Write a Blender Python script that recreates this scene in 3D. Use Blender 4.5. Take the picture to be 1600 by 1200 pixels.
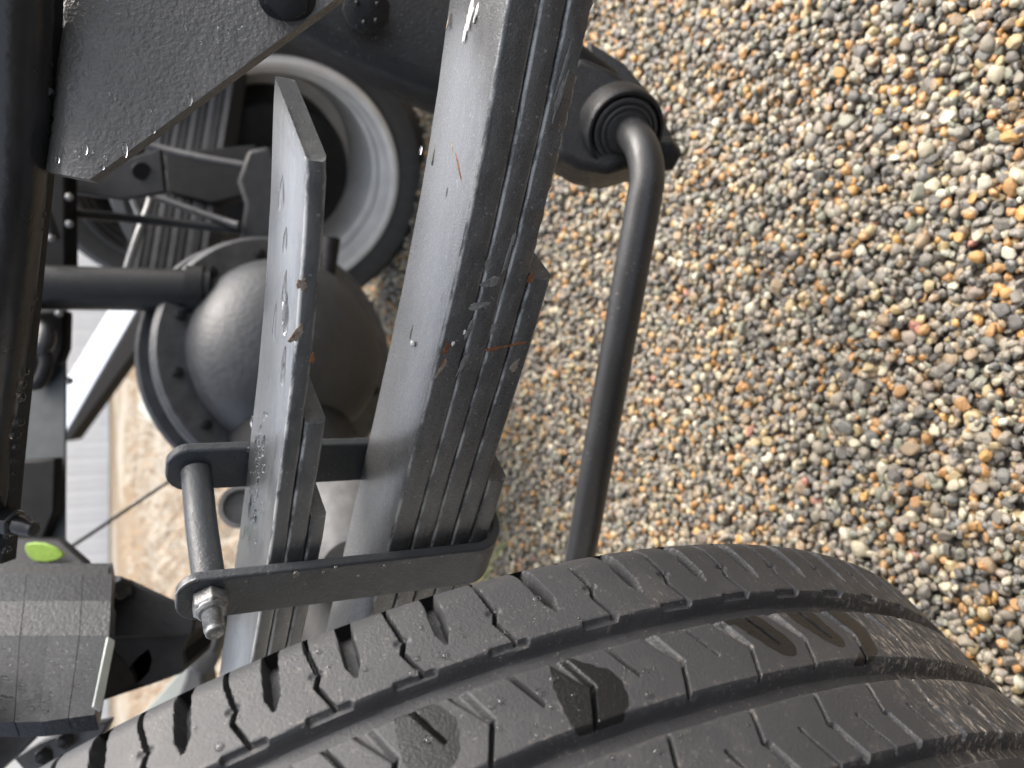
import bpy, math, random
import numpy as np
from math import sin, cos, radians, pi, sqrt, atan2
from mathutils import Vector, Matrix, noise as mnoise

random.seed(7)
rng = np.random.default_rng(11)
for o in list(bpy.data.objects):
    bpy.data.objects.remove(o, do_unlink=True)
scene = bpy.context.scene
COL = scene.collection

# ------------------------------------------------------------------ camera (rolled a quarter turn: picture right is down)
FPX, PITCH, CAMH = 1251.4, 0.49934, 0.5572
sp, cp = sin(PITCH), cos(PITCH)
cam_d = bpy.data.cameras.new('camera')
cam = bpy.data.objects.new('camera', cam_d)
COL.objects.link(cam)
rot = Matrix(((0, 1, 0), (-sp, 0, -cp), (-cp, 0, sp)))      # columns are the camera's x, y, z axes
cam.matrix_world = Matrix.Translation((0, 0, CAMH)) @ rot.to_4x4()
cam_d.sensor_fit = 'HORIZONTAL'
cam_d.sensor_width = 36.0
cam_d.lens = FPX / 1600 * 36
cam_d.clip_start = 0.01
cam_d.clip_end = 500
cam_d.dof.use_dof = True
cam_d.dof.focus_distance = 0.34
cam_d.dof.aperture_fstop = 10.2
scene.camera = cam

# ------------------------------------------------------------------ sky, sun, exposure
world = bpy.data.worlds.new('World')
scene.world = world
world.use_nodes = True
wn = world.node_tree
wn.nodes.clear()
w_out = wn.nodes.new('ShaderNodeOutputWorld')
w_bg = wn.nodes.new('ShaderNodeBackground')
w_sky = wn.nodes.new('ShaderNodeTexSky')
w_hsv = wn.nodes.new('ShaderNodeHueSaturation')
w_sky.sky_type = 'NISHITA'
w_sky.sun_disc = False
SUN_EL, SUN_AZ = radians(52), radians(72)
w_sky.sun_elevation = SUN_EL
w_sky.sun_rotation = SUN_AZ
w_sky.air_density = 1.0
w_sky.dust_density = 7.0
w_hsv.inputs['Saturation'].default_value = 0.48
w_bg.inputs['Strength'].default_value = 0.15
wn.links.new(w_sky.outputs[0], w_hsv.inputs['Color'])
wn.links.new(w_hsv.outputs[0], w_bg.inputs['Color'])
wn.links.new(w_bg.outputs[0], w_out.inputs[0])

sun_d = bpy.data.lights.new('sun', 'SUN')
sun_d.energy = 0.5
sun_d.angle = radians(50)
sun_d.color = (1.0, 0.95, 0.88)
sun = bpy.data.objects.new('sun', sun_d)
sdir = Vector((cos(SUN_EL) * sin(SUN_AZ), cos(SUN_EL) * cos(SUN_AZ), sin(SUN_EL)))
sun.rotation_euler = sdir.to_track_quat('Z', 'Y').to_euler()
sun.location = sdir * 20
COL.objects.link(sun)

scene.view_settings.view_transform = 'Standard'
scene.view_settings.look = 'None'
scene.view_settings.gamma = 1.0
scene.view_settings.use_curve_mapping = False
scene.view_settings.exposure = 1.62
scene.render.engine = 'CYCLES'
scene.cycles.max_bounces = 6
scene.cycles.use_denoising = True

# ------------------------------------------------------------------ coordinates
YAW = 0.98630                       # the truck's cross direction against the view
TV = np.array([cos(YAW), sin(YAW), 0.0])      # across the truck, inwards
LV = np.array([-sin(YAW), cos(YAW), 0.0])     # along the truck, away
CEN = np.array([0, 0, CAMH])
RM = np.array([[0, -sp, -cp], [1, 0, 0], [0, -cp, sp]])
FWD = -RM[2]


def V(t, l, z):
    return TV * t + LV * l + np.array([0, 0, z])


def ray(x, y):
    return np.array([(x - 800) / FPX, (600 - y) / FPX, -1.0]) @ RM


def P(x, y, k):
    """The point at depth k metres seen at (x, y) of the 1600 x 1200 photograph."""
    return CEN + k * ray(x, y)


def onT(x, y, t):
    d = ray(x, y)
    return CEN + (t - CEN @ TV) / (d @ TV) * d


def onZ(x, y, z):
    d = ray(x, y)
    return CEN + (z - CAMH) / d[2] * d


def pix(p):
    q = RM @ (np.asarray(p) - CEN)
    return 800 + FPX * q[0] / -q[2], 600 - FPX * q[1] / -q[2], -q[2]


def unit(v):
    v = np.asarray(v, float)
    return v / np.linalg.norm(v)


def frame(axis):
    a = unit(axis)
    h = np.array([0, 0, 1.0]) if abs(a[2]) < 0.9 else np.array([1.0, 0, 0])
    u = unit(np.cross(h, a))
    return a, u, np.cross(a, u)


# ------------------------------------------------------------------ objects
def tag(o, label=None, cat=None, group=None, kind=None):
    if label: o['label'] = label
    if cat: o['category'] = cat
    if group: o['group'] = group
    if kind: o['kind'] = kind
    return o


def thing(name, loc, label, cat, group=None):
    o = bpy.data.objects.new(name, None)
    o.empty_display_size = 0.05
    o.location = loc
    COL.objects.link(o)
    return tag(o, label, cat, group)


def root_loc(o):
    while o is not None and o.parent is not None:
        o = o.parent
    return np.array(o.location) if o is not None else np.zeros(3)


class MB:
    def __init__(self):
        self.v = []; self.f = []; self.attr = {}

    def add(self, vs, fs):
        b = len(self.v)
        self.v.extend([tuple(map(float, p)) for p in vs])
        self.f.extend([tuple(i + b for i in f) for f in fs])
        return self

    def hexa(self, c):
        """eight corners: bottom loop then top loop"""
        return self.add(c, [(3, 2, 1, 0), (4, 5, 6, 7), (0, 1, 5, 4), (1, 2, 6, 5), (2, 3, 7, 6), (3, 0, 4, 7)])

    def box(self, t0, t1, l0, l1, z0, z1):
        return self.hexa([V(t0, l0, z0), V(t1, l0, z0), V(t1, l1, z0), V(t0, l1, z0), V(t0, l0, z1), V(t1, l0, z1), V(t1, l1, z1), V(t0, l1, z1)])

    def wbox(self, x0, x1, y0, y1, z0, z1):
        return self.hexa([(x0, y0, z0), (x1, y0, z0), (x1, y1, z0), (x0, y1, z0), (x0, y0, z1), (x1, y0, z1), (x1, y1, z1), (x0, y1, z1)])

    def bar(self, a, b, u, hw, hh):
        """square bar from a to b, half width hw along u, half height hh across"""
        a = np.asarray(a, float); b = np.asarray(b, float)
        d = unit(b - a); u = unit(np.asarray(u) - d * (np.asarray(u) @ d)); w = np.cross(d, u)
        c = [p + u * su * hw + w * sw * hh for p in (a, b) for su, sw in ((-1, -1), (1, -1), (1, 1), (-1, 1))]
        return self.hexa(c)

    def prism(self, loop, vec):
        n = len(loop); loop = [np.asarray(p, float) for p in loop]
        vs = loop + [p + vec for p in loop]
        fs = [tuple(range(n))[::-1], tuple(range(n, 2 * n))] + [(i, (i + 1) % n, (i + 1) % n + n, i + n) for i in range(n)]
        return self.add(vs, fs)

    def tube(self, path, r, n=20, cap=True):
        path = [np.asarray(p, float) for p in path]; m = len(path)
        rr = r if hasattr(r, '__len__') else [r] * m
        tang = [unit(path[min(i + 1, m - 1)] - path[max(i - 1, 0)]) for i in range(m)]
        a, u, w = frame(tang[0])
        vs = []
        for i in range(m):
            u = unit(u - tang[i] * (u @ tang[i])); w = np.cross(tang[i], u)
            for j in range(n):
                q = 2 * pi * j / n
                vs.append(path[i] + (u * cos(q) + w * sin(q)) * rr[i])
        fs = [(i * n + j, i * n + (j + 1) % n, (i + 1) * n + (j + 1) % n, (i + 1) * n + j) for i in range(m - 1) for j in range(n)]
        if cap:
            fs += [tuple(range(n))[::-1], tuple(range((m - 1) * n, m * n))]
        return self.add(vs, fs)

    def lathe(self, c, axis, prof, n=64, closed=False, a0=0.0, a1=2 * pi):
        """prof: list of (distance along axis, radius)"""
        a, u, w = frame(axis); c = np.asarray(c, float); m = len(prof)
        full = abs(a1 - a0 - 2 * pi) < 1e-6
        k = n if full else n + 1
        vs = []
        for s, r in prof:
            for j in range(k):
                q = a0 + (a1 - a0) * j / n
                vs.append(c + a * s + (u * cos(q) + w * sin(q)) * r)
        fs = []
        for i in range(m if closed else m - 1):
            i2 = (i + 1) % m
            for j in range(n):
                j2 = (j + 1) % k
                fs.append((i * k + j, i * k + j2, i2 * k + j2, i2 * k + j))
        if not closed and full:
            if prof[0][1] > 1e-5: fs.append(tuple(range(k))[::-1])
            if prof[-1][1] > 1e-5: fs.append(tuple(range((m - 1) * k, m * k)))
        return self.add(vs, fs)

    def hexhead(self, c, axis, r, h, n=6, dome=0.12):
        return self.lathe(c, axis, [(0, r), (h * 0.86, r), (h, r * 0.86), (h * (1 + dome), r * 0.2)], n=n)

    def build(self, name, mat, parent=None, sharp=35, bevel=0.0, seg=2, smooth=True):
        me = bpy.data.meshes.new(name)
        off = root_loc(parent)
        v = np.array(self.v) - off
        me.from_pydata(v.tolist(), [], self.f)
        me.update()
        if smooth:
            me.shade_smooth(); me.set_sharp_from_angle(angle=radians(sharp))
        me.materials.append(mat)
        for k, vals in self.attr.items():
            at = me.attributes.new(k, 'FLOAT', 'POINT')
            at.data.foreach_set('value', np.asarray(vals, np.float32))
        o = bpy.data.objects.new(name, me)
        COL.objects.link(o)
        if parent is not None: o.parent = parent
        if bevel > 0:
            md = o.modifiers.new('bevel', 'BEVEL')
            md.width = bevel; md.segments = seg; md.limit_method = 'ANGLE'; md.angle_limit = radians(40)
            md.harden_normals = False
        return o


# ------------------------------------------------------------------ materials
class NT:
    def __init__(self, name):
        self.m = bpy.data.materials.new(name); self.m.use_nodes = True
        self.n = self.m.node_tree.nodes; self.l = self.m.node_tree.links
        self.b = self.n['Principled BSDF']
        self.tc = self.n.new('ShaderNodeTexCoord')

    def new(self, t, **kw):
        x = self.n.new(t)
        for k, v in kw.items(): setattr(x, k, v)
        return x

    def link(self, a, b): self.l.new(a, b)

    def noise(self, scale, detail=3, rough=0.55, stretch=None, coord='Object', dist=0.0):
        x = self.new('ShaderNodeTexNoise')
        x.inputs['Scale'].default_value = scale; x.inputs['Detail'].default_value = detail
        x.inputs['Roughness'].default_value = rough; x.inputs['Distortion'].default_value = dist
        src = self.tc.outputs[coord]
        if stretch:
            mp = self.new('ShaderNodeMapping')
            mp.inputs['Rotation'].default_value = (0, 0, -YAW)
            self.link(src, mp.inputs[0])
            m2 = self.new('ShaderNodeMapping'); m2.inputs['Scale'].default_value = stretch
            self.link(mp.outputs[0], m2.inputs[0]); src = m2.outputs[0]
        self.link(src, x.inputs['Vector'])
        return x.outputs['Fac']

    def ramp(self, fac, stops, interp='LINEAR'):
        x = self.new('ShaderNodeValToRGB'); cr = x.color_ramp; cr.interpolation = interp
        while len(cr.elements) < len(stops): cr.elements.new(0.5)
        for e, (p, c) in zip(cr.elements, stops):
            e.position = p; e.color = c if len(c) == 4 else (*c, 1)
        self.link(fac, x.inputs[0])
        return x.outputs[0]

    def step(self, fac, a, b):
        x = self.new('ShaderNodeMapRange'); x.interpolation_type = 'SMOOTHSTEP'
        x.inputs['From Min'].default_value = a; x.inputs['From Max'].default_value = b
        self.link(fac, x.inputs[0])
        return x.outputs[0]

    def mix(self, fac, a, b):
        x = self.new('ShaderNodeMix', data_type='RGBA')
        for s, v in ((x.inputs[0], fac), (x.inputs[6], a), (x.inputs[7], b)):
            if hasattr(v, 'is_output'): self.link(v, s)
            elif isinstance(v, tuple): s.default_value = (*v, 1) if len(v) == 3 else v
            else: s.default_value = v
        return x.outputs[2]

    def math(self, op, a, b=0.0):
        x = self.new('ShaderNodeMath', operation=op)
        for s, v in ((x.inputs[0], a), (x.inputs[1], b)):
            if hasattr(v, 'is_output'): self.link(v, s)
            else: s.default_value = v
        return x.outputs[0]

    def wetfilm(self):
        """Sky sheen put into the coat of upward faces, as a rain film."""
        g = self.new('ShaderNodeNewGeometry'); sp_ = self.new('ShaderNodeSeparateXYZ')
        self.link(g.outputs['True Normal'], sp_.inputs[0])
        return self.step(sp_.outputs['Z'], 0.55, 0.9)

    def attr(self, name):
        x = self.new('ShaderNodeAttribute', attribute_name=name)
        return x.outputs['Fac']

    def bump(self, h, dist, strength=1.0):
        x = self.new('ShaderNodeBump')
        x.inputs['Distance'].default_value = dist; x.inputs['Strength'].default_value = strength
        self.link(h, x.inputs['Height'])
        prev = self.b.inputs['Normal'].links
        if prev: self.link(prev[0].from_socket, x.inputs['Normal'])
        self.link(x.outputs[0], self.b.inputs['Normal'])

    def set(self, **kw):
        for k, v in kw.items():
            s = self.b.inputs[k.replace('_', ' ')]
            if hasattr(v, 'is_output'): self.link(v, s)
            elif isinstance(v, tuple): s.default_value = (*v, 1) if len(v) == 3 else v
            else: s.default_value = v
        return self


def mat_plain(name, col, rough=0.5, metal=0.0, var=0.25, scale=60, bump=0.0, bscale=400, spec=0.5):
    k = NT(name)
    f = k.noise(scale, 4)
    lo = tuple(c * (1 - var) for c in col); hi = tuple(min(1, c * (1 + var)) for c in col)
    k.set(Base_Color=k.ramp(f, [(0.3, lo), (0.7, hi)]), Metallic=metal, Specular_IOR_Level=spec)
    r = k.new('ShaderNodeMapRange'); r.inputs['To Min'].default_value = max(0, rough - 0.08); r.inputs['To Max'].default_value = min(1, rough + 0.08)
    k.link(f, r.inputs[0]); k.set(Roughness=r.outputs[0])
    if bump: k.bump(k.noise(bscale, 2), bump)
    return k.m


def mat_spring():
    k = NT('spring_paint')
    big = k.noise(9, 3); fine = k.noise(1100, 2, 0.6)
    base = k.ramp(big, [(0.3, (0.036, 0.0365, 0.037)), (0.7, (0.046, 0.0465, 0.047))])
    speck = k.step(k.noise(640, 2, 0.5), 0.66, 0.72)
    base = k.mix(k.math('MULTIPLY', speck, 0.55), base, (0.26, 0.26, 0.25))
    grit = k.math('MULTIPLY', k.step(k.noise(300, 4, 0.7), 0.55, 0.75), k.step(k.noise(14, 4, 0.6), 0.45, 0.70))
    base = k.mix(k.math('MULTIPLY', grit, 0.6), base, (0.15, 0.145, 0.14))
    scuff = k.math('MULTIPLY', k.step(k.noise(90, 8, 0.8, stretch=(1.0, 0.35, 1.0)), 0.63, 0.70), k.step(k.noise(22, 3), 0.52, 0.66))
    base = k.mix(k.math('MULTIPLY', scuff, 0.35), base, (0.27, 0.27, 0.26))
    edge = k.math('MULTIPLY', k.attr('edge'), k.step(k.noise(190, 5, 0.7, stretch=(1, 0.3, 1)), 0.40, 0.60))
    base = k.mix(k.math('MULTIPLY', edge, 0.7), base, (0.42, 0.42, 0.40))
    k.set(Base_Color=base, Roughness=k.ramp(k.noise(1200, 2), [(0.35, (0.26,) * 3), (0.65, (0.50,) * 3)]), Metallic=0.0, Specular_IOR_Level=0.9, Coat_Weight=k.wetfilm(), Coat_Roughness=0.27, Coat_IOR=1.54)
    k.bump(fine, 0.00032, 0.9)
    k.bump(k.noise(120, 3), 0.0004, 0.3)
    return k.m


def mat_worn_spring():
    k = NT('worn_spring_paint')
    big = k.noise(12, 3); fine = k.noise(1000, 2, 0.6)
    base = k.ramp(big, [(0.3, (0.036, 0.039, 0.041)), (0.7, (0.047, 0.051, 0.053))])
    speck = k.step(k.noise(520, 1, 0.4), 0.70, 0.76)
    base = k.mix(k.math('MULTIPLY', speck, 0.4), base, (0.30, 0.30, 0.28))
    flake = k.math('MULTIPLY', k.step(k.noise(110, 7, 0.75, stretch=(1.0, 0.14, 1.0)), 0.60, 0.68), k.step(k.noise(16, 3), 0.44, 0.60))
    base = k.mix(k.math('MULTIPLY', flake, 0.35), base, (0.30, 0.31, 0.31))
    edge = k.math('MULTIPLY', k.attr('edge'), k.step(k.noise(190, 5, 0.7, stretch=(1, 0.3, 1)), 0.36, 0.56))
    base = k.mix(k.math('MULTIPLY', edge, 0.8), base, (0.46, 0.46, 0.44))
    k.set(Base_Color=base, Roughness=k.ramp(k.noise(60, 6, stretch=(1.0, 0.15, 1.0)), [(0.35, (0.26,) * 3), (0.65, (0.46,) * 3)]), Metallic=0.0, Specular_IOR_Level=0.9, Coat_Weight=k.wetfilm(), Coat_Roughness=0.27, Coat_IOR=1.54)
    k.bump(fine, 0.0002, 0.8)
    k.bump(k.noise(90, 5, 0.6, stretch=(1.0, 0.15, 1.0)), 0.0006, 0.35)
    return k.m


def mat_texture_coat(name, col, scale, dist, rough=0.5):
    k = NT(name)
    f = k.noise(scale, 2, 0.5)
    base = k.ramp(k.noise(20, 4), [(0.3, tuple(c * 0.85 for c in col)), (0.7, tuple(c * 1.12 for c in col))])
    speck = k.math('MULTIPLY', k.step(k.noise(620, 2, 0.5), 0.665, 0.71), k.step(k.noise(24, 3), 0.42, 0.62))
    base = k.mix(k.math('MULTIPLY', speck, 0.4), base, (0.25, 0.245, 0.235))
    film = k.math('MULTIPLY', k.step(k.noise(70, 7, 0.75), 0.52, 0.72), 0.22)
    base = k.mix(film, base, tuple(c * 2.0 + 0.012 for c in col))
    k.set(Base_Color=base, Roughness=k.ramp(k.noise(90, 5, 0.7), [(0.3, (max(0.05, rough - 0.1),) * 3), (0.7, (rough + 0.12,) * 3)]), Specular_IOR_Level=0.5)
    k.bump(f, dist, 0.8)
    k.bump(k.noise(scale * 0.35, 3), dist * 1.2, 0.5)
    return k.m


def mat_rubber():
    k = NT('tread_rubber')
    n1 = k.noise(45, 6, 0.65); n2 = k.noise(420, 3, 0.6); n3 = k.noise(14, 4)
    base = k.ramp(n3, [(0.3, (0.028, 0.0281, 0.030)), (0.7, (0.039, 0.039, 0.041))])
    base = k.mix(k.math('MULTIPLY', k.step(n1, 0.50, 0.72), 0.30), base, (0.075, 0.072, 0.068))
    fleck = k.math('MULTIPLY', k.step(n2, 0.62, 0.70), k.step(n1, 0.48, 0.62))
    scr = k.math('MULTIPLY', k.step(k.noise(230, 5, 0.8, stretch=(0.25, 1, 1)), 0.62, 0.70), k.step(k.noise(30, 4), 0.48, 0.62))
    base = k.mix(k.math('MULTIPLY', scr, 0.30), base, (0.20, 0.18, 0.155))
    base = k.mix(k.math('MULTIPLY', fleck, 0.38), base, (0.22, 0.19, 0.155))
    dust = k.math('MULTIPLY', k.attr('dust'), k.step(k.noise(300, 8, 0.85, stretch=(0.4, 1, 1)), 0.51, 0.60))
    base = k.mix(dust, base, (0.34, 0.29, 0.235))
    grit = k.math('MULTIPLY', k.step(k.noise(1100, 2, 0.5), 0.66, 0.70), k.step(k.noise(60, 4, 0.6), 0.46, 0.6))
    base = k.mix(k.math('MULTIPLY', grit, 0.5), base, (0.30, 0.27, 0.23))
    wet = k.step(k.attr('wet'), 0.40, 0.60)
    base = k.mix(wet, base, (0.007, 0.0068, 0.0066))
    rough = k.mix(wet, (0.54,) * 3, (0.30,) * 3)
    k.set(Base_Color=base, Roughness=rough, Specular_IOR_Level=0.5)
    k.bump(k.noise(900, 2), 0.00028, 0.7)
    k.bump(k.noise(2200, 2), 0.00018, 0.8)
    return k.m


PALETTE = [(0.00, (0.052, 0.047, 0.039)), (0.14, (0.116, 0.102, 0.075)), (0.28, (0.192, 0.162, 0.112)), (0.40, (0.085, 0.088, 0.075)), (0.48, (0.250, 0.212, 0.147)),
           (0.57, (0.260, 0.172, 0.077)), (0.66, (0.192, 0.195, 0.131)), (0.725, (0.406, 0.185, 0.024)), (0.80, (0.385, 0.285, 0.120)), (0.865, (0.447, 0.395, 0.262)),
           (0.915, (0.244, 0.185, 0.133)), (0.945, (0.562, 0.520, 0.391)), (0.962, (0.458, 0.225, 0.018)), (0.995, (0.312, 0.095, 0.051))]


def mat_pebble(name, per_object):
    k = NT(name)
    if per_object:
        src = k.new('ShaderNodeObjectInfo').outputs['Random']
    else:
        src = k.attr('tint')
    base = k.ramp(src, PALETTE, 'CONSTANT')
    f = k.noise(260, 5, 0.7, coord='Object')
    f2 = k.noise(900, 2, 0.6)
    dark = k.mix(1.0, base, (0.62, 0.60, 0.58)); dark.node.blend_type = 'MULTIPLY'
    light = k.mix(0.25, base, (0.55, 0.52, 0.47))
    base = k.mix(k.step(f, 0.35, 0.65), dark, light)
    k.set(Base_Color=base, Roughness=k.ramp(f, [(0.3, (0.32,) * 3), (0.7, (0.62,) * 3)]), Specular_IOR_Level=0.5)
    k.bump(f2, 0.0004, 0.5)
    return k.m


def mat_ground():
    k = NT('ground_soil')
    sep = k.new('ShaderNodeSeparateXYZ'); k.link(k.tc.outputs['Object'], sep.inputs[0])
    n = k.noise(1.3, 5); m = k.noise(9, 9, 0.75)
    vor = k.new('ShaderNodeTexVoronoi'); vor.inputs['Scale'].default_value = 85; k.link(k.tc.outputs['Object'], vor.inputs['Vector'])
    sepc = k.new('ShaderNodeSeparateColor'); k.link(vor.outputs['Color'], sepc.inputs[0])
    stones = k.ramp(sepc.outputs[0], PALETTE, 'CONSTANT')
    soil = k.mix(k.step(vor.outputs['Distance'], 0.004, 0.007), stones, (0.05, 0.042, 0.035))
    straw = k.ramp(m, [(0.25, (0.10, 0.062, 0.035)), (0.5, (0.20, 0.155, 0.105)), (0.75, (0.30, 0.255, 0.19))])
    pale = k.ramp(m, [(0.3, (0.24, 0.215, 0.175)), (0.7, (0.36, 0.34, 0.295))])
    straw = k.mix(k.step(k.noise(0.55, 3), 0.46, 0.62), straw, pale)
    w = k.step(k.math('ADD', sep.outputs['Y'], k.math('MULTIPLY', n, 1.2)), 2.7, 3.3)
    k.set(Base_Color=k.mix(w, soil, straw), Roughness=0.9, Specular_IOR_Level=0.2)
    k.bump(m, 0.03, 0.6)
    return k.m


def mat_glass():
    k = NT('water')
    k.set(Base_Color=(1, 1, 1), Roughness=0.02, IOR=1.33, Transmission_Weight=1.0)
    return k.m


M = dict(
    spring=mat_spring(), helper=mat_worn_spring(),
    clip=mat_texture_coat('clip_paint', (0.037, 0.041, 0.045), 700, 0.0003, 0.42),
    hanger=mat_texture_coat('hanger_coat', (0.086, 0.082, 0.077), 520, 0.0009, 0.42),
    arm=mat_texture_coat('arm_paint', (0.010, 0.010, 0.0105), 500, 0.0004, 0.42),
    bar=mat_texture_coat('bar_paint', (0.021, 0.021, 0.0215), 650, 0.0002, 0.38),
    gloss=mat_plain('gloss_black', (0.012, 0.012, 0.013), 0.3, var=0.3, bump=0.0003, bscale=200),
    dark=mat_plain('dark_steel', (0.014, 0.0145, 0.0155), 0.45, bump=0.0004, bscale=200, spec=0.15),
    grey=mat_plain('grey_steel', (0.034, 0.035, 0.037), 0.45, bump=0.0004, bscale=150, spec=0.25),
    green_grey=mat_plain('green_grey_paint', (0.036, 0.043, 0.044), 0.5),
    housing=mat_plain('housing_paint', (0.048, 0.050, 0.053), 0.36, bump=0.0006, bscale=220, var=0.3),
    dome=mat_plain('dome_paint', (0.026, 0.028, 0.031), 0.46, metal=0.0, bump=0.0008, bscale=160, var=0.2),
    bracket=mat_plain('bracket_paint', (0.024, 0.024, 0.025), 0.5, bump=0.0004, bscale=200, spec=0.25),
    saddle=mat_plain('saddle_grey', (0.10, 0.10, 0.10), 0.5, bump=0.0006, bscale=150),
    zinc=mat_plain('zinc_plate', (0.24, 0.24, 0.235), 0.42, metal=0.75, var=0.35, scale=300, bump=0.0002, bscale=900),
    white_rim=mat_plain('white_rim_paint', (0.62, 0.61, 0.585), 0.3, var=0.12, scale=20),
    rubber=mat_rubber(),
    side_rubber=mat_plain('sidewall_rubber', (0.020, 0.020, 0.021), 0.6, bump=0.0003, bscale=300),
    far_rubber=mat_plain('far_rubber', (0.030, 0.030, 0.0295), 0.6),
    stone=mat_pebble('pebble_stone', False), stone_single=mat_pebble('single_pebble_stone', True),
    ground=mat_ground(), water=mat_glass(),
    rust=mat_plain('rust', (0.17, 0.066, 0.024), 0.85, var=0.55, scale=420, bump=0.0005, bscale=700),
    mud=mat_plain('dried_mud', (0.15, 0.147, 0.14), 0.85, var=0.35, scale=400, bump=0.0005, bscale=700),
    tan=mat_plain('dried_clay', (0.22, 0.18, 0.14), 0.85, var=0.35, scale=400, bump=0.0005, bscale=700),
    siding=mat_plain('white_siding', (0.84, 0.84, 0.83), 0.5, var=0.04, scale=3),
    beam_light=mat_plain('pale_blue_paint', (0.52, 0.57, 0.63), 0.4, var=0.08, scale=10),
    beam_dark=mat_plain('black_beam_paint', (0.008, 0.008, 0.0085), 0.5, spec=0.08),
    lime=mat_plain('lime_paint', (0.24, 0.38, 0.055), 0.55, var=0.2, scale=300),
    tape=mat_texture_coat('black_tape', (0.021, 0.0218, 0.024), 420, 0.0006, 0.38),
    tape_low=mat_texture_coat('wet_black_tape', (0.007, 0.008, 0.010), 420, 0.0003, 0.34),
    tape_edge=mat_plain('pale_tape_edge', (0.36, 0.39, 0.37), 0.5, var=0.1, scale=100),
    straw=mat_plain('dry_straw', (0.225, 0.155, 0.09), 0.8, var=0.3, scale=10),
    pale_straw=mat_plain('pale_straw', (0.31, 0.275, 0.22), 0.8, var=0.25, scale=10),
    grass=mat_plain('yellow_green_grass', (0.20, 0.24, 0.05), 0.6, var=0.35, scale=20),
    board=mat_plain('weathered_board', (0.33, 0.35, 0.32), 0.7, var=0.1, scale=8),
    amber=mat_plain('amber_plastic', (0.62, 0.34, 0.06), 0.4, var=0.1),
    white_stone=mat_plain('white_stone', (0.72, 0.70, 0.66), 0.7, var=0.1, scale=500),
)


for k_ in ('tape', 'tape_low', 'arm'):
    M[k_].node_tree.nodes['Principled BSDF'].inputs['Specular IOR Level'].default_value = 0.28

# ------------------------------------------------------------------ small shape helpers
def blob_loop(n, rx, ry, jag, seed):
    r = random.Random(seed)
    ph = [r.uniform(0, 6.28) for _ in range(5)]
    out = []
    for i in range(n):
        a = 2 * pi * i / n
        k = 1 + jag * (sin(2 * a + ph[0]) * 0.5 + sin(3 * a + ph[1]) * 0.5 + sin(5 * a + ph[2]) * 0.4 + sin(9 * a + ph[3]) * 0.3)
        out.append((rx * k * cos(a), ry * k * sin(a)))
    return out


def patch(name, c, nrm, along, rx, ry, mat, parent, jag=0.35, h=0.00025, seed=1, n=28):
    """A thin irregular crust of dirt or rust lying on a surface."""
    nrm = unit(nrm); u = np.asarray(along) - nrm * (np.asarray(along) @ nrm); u = unit(u); w = np.cross(nrm, u)
    m = MB(); loop = blob_loop(n, rx, ry, jag, seed)
    c = np.asarray(c)
    vs = [c + nrm * h * 1.3]
    for sc, hh in ((0.6, h * 1.15), (0.9, h * 0.8), (1.0, -h)):
        vs += [c + u * x * sc + w * y * sc + nrm * hh for x, y in loop]
    fs = [(0, 1 + i, 1 + (i + 1) % n) for i in range(n)]
    for rg in range(2):
        b = 1 + rg * n
        fs += [(b + i, b + n + i, b + n + (i + 1) % n, b + (i + 1) % n) for i in range(n)]
    m.add(vs, fs)
    return m.build(name, mat, parent)


def drop(m, c, nrm, along, rx, ry, h):
    """A water bead: low dome with a steep rim."""
    nrm = unit(nrm); u = np.asarray(along, float) - nrm * (np.asarray(along) @ nrm); u = unit(u); w = np.cross(nrm, u)
    n = 12; vs = []; fs = []
    for q, r in ((-0.2, 0.97), (0.25, 1.0), (0.62, 0.86), (0.9, 0.5)):
        for i in range(n):
            a = 2 * pi * i / n
            vs.append(np.asarray(c) + u * rx * r * cos(a) + w * ry * r * sin(a) + nrm * h * q)
    vs.append(np.asarray(c) + nrm * h)
    for k in range(3):
        fs += [(k * n + i, k * n + (i + 1) % n, (k + 1) * n + (i + 1) % n, (k + 1) * n + i) for i in range(n)]
    fs += [(3 * n + i, 3 * n + (i + 1) % n, 4 * n) for i in range(n)]
    fs.append(tuple(range(n))[::-1])
    m.add(vs, fs)


def bez(pts, n):
    """Catmull-Rom curve through the points."""
    pts = [np.asarray(p, float) for p in pts]
    q = [2 * pts[0] - pts[1]] + pts + [2 * pts[-1] - pts[-2]]
    out = []
    for i in range(1, len(q) - 2):
        for j in range(n):
            t = j / n
            a, b, c, d = q[i - 1], q[i], q[i + 1], q[i + 2]
            out.append(0.5 * ((2 * b) + (c - a) * t + (2 * a - 5 * b + 4 * c - d) * t * t + (3 * b - a - 3 * c + d) * t ** 3))
    out.append(pts[-1])
    return out


# ================================================================== THE SETTING
gm = MB()
xs = [-90, -20, -5, -2, 0, 2, 5, 20, 90]
ys = [-20, -3, 0, 1, 2, 3, 5, 8, 12, 20, 150]
gm.add([(x, y, 0) for y in ys for x in xs], [(j * 9 + i, j * 9 + i + 1, (j + 1) * 9 + i + 1, (j + 1) * 9 + i) for j in range(len(ys) - 1) for i in range(8)])
ground = tag(gm.build('ground', M['ground']), 'bare ground under the gravel and the dry straw behind it', kind='structure')

# --- gravel -------------------------------------------------------
import bmesh


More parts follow.
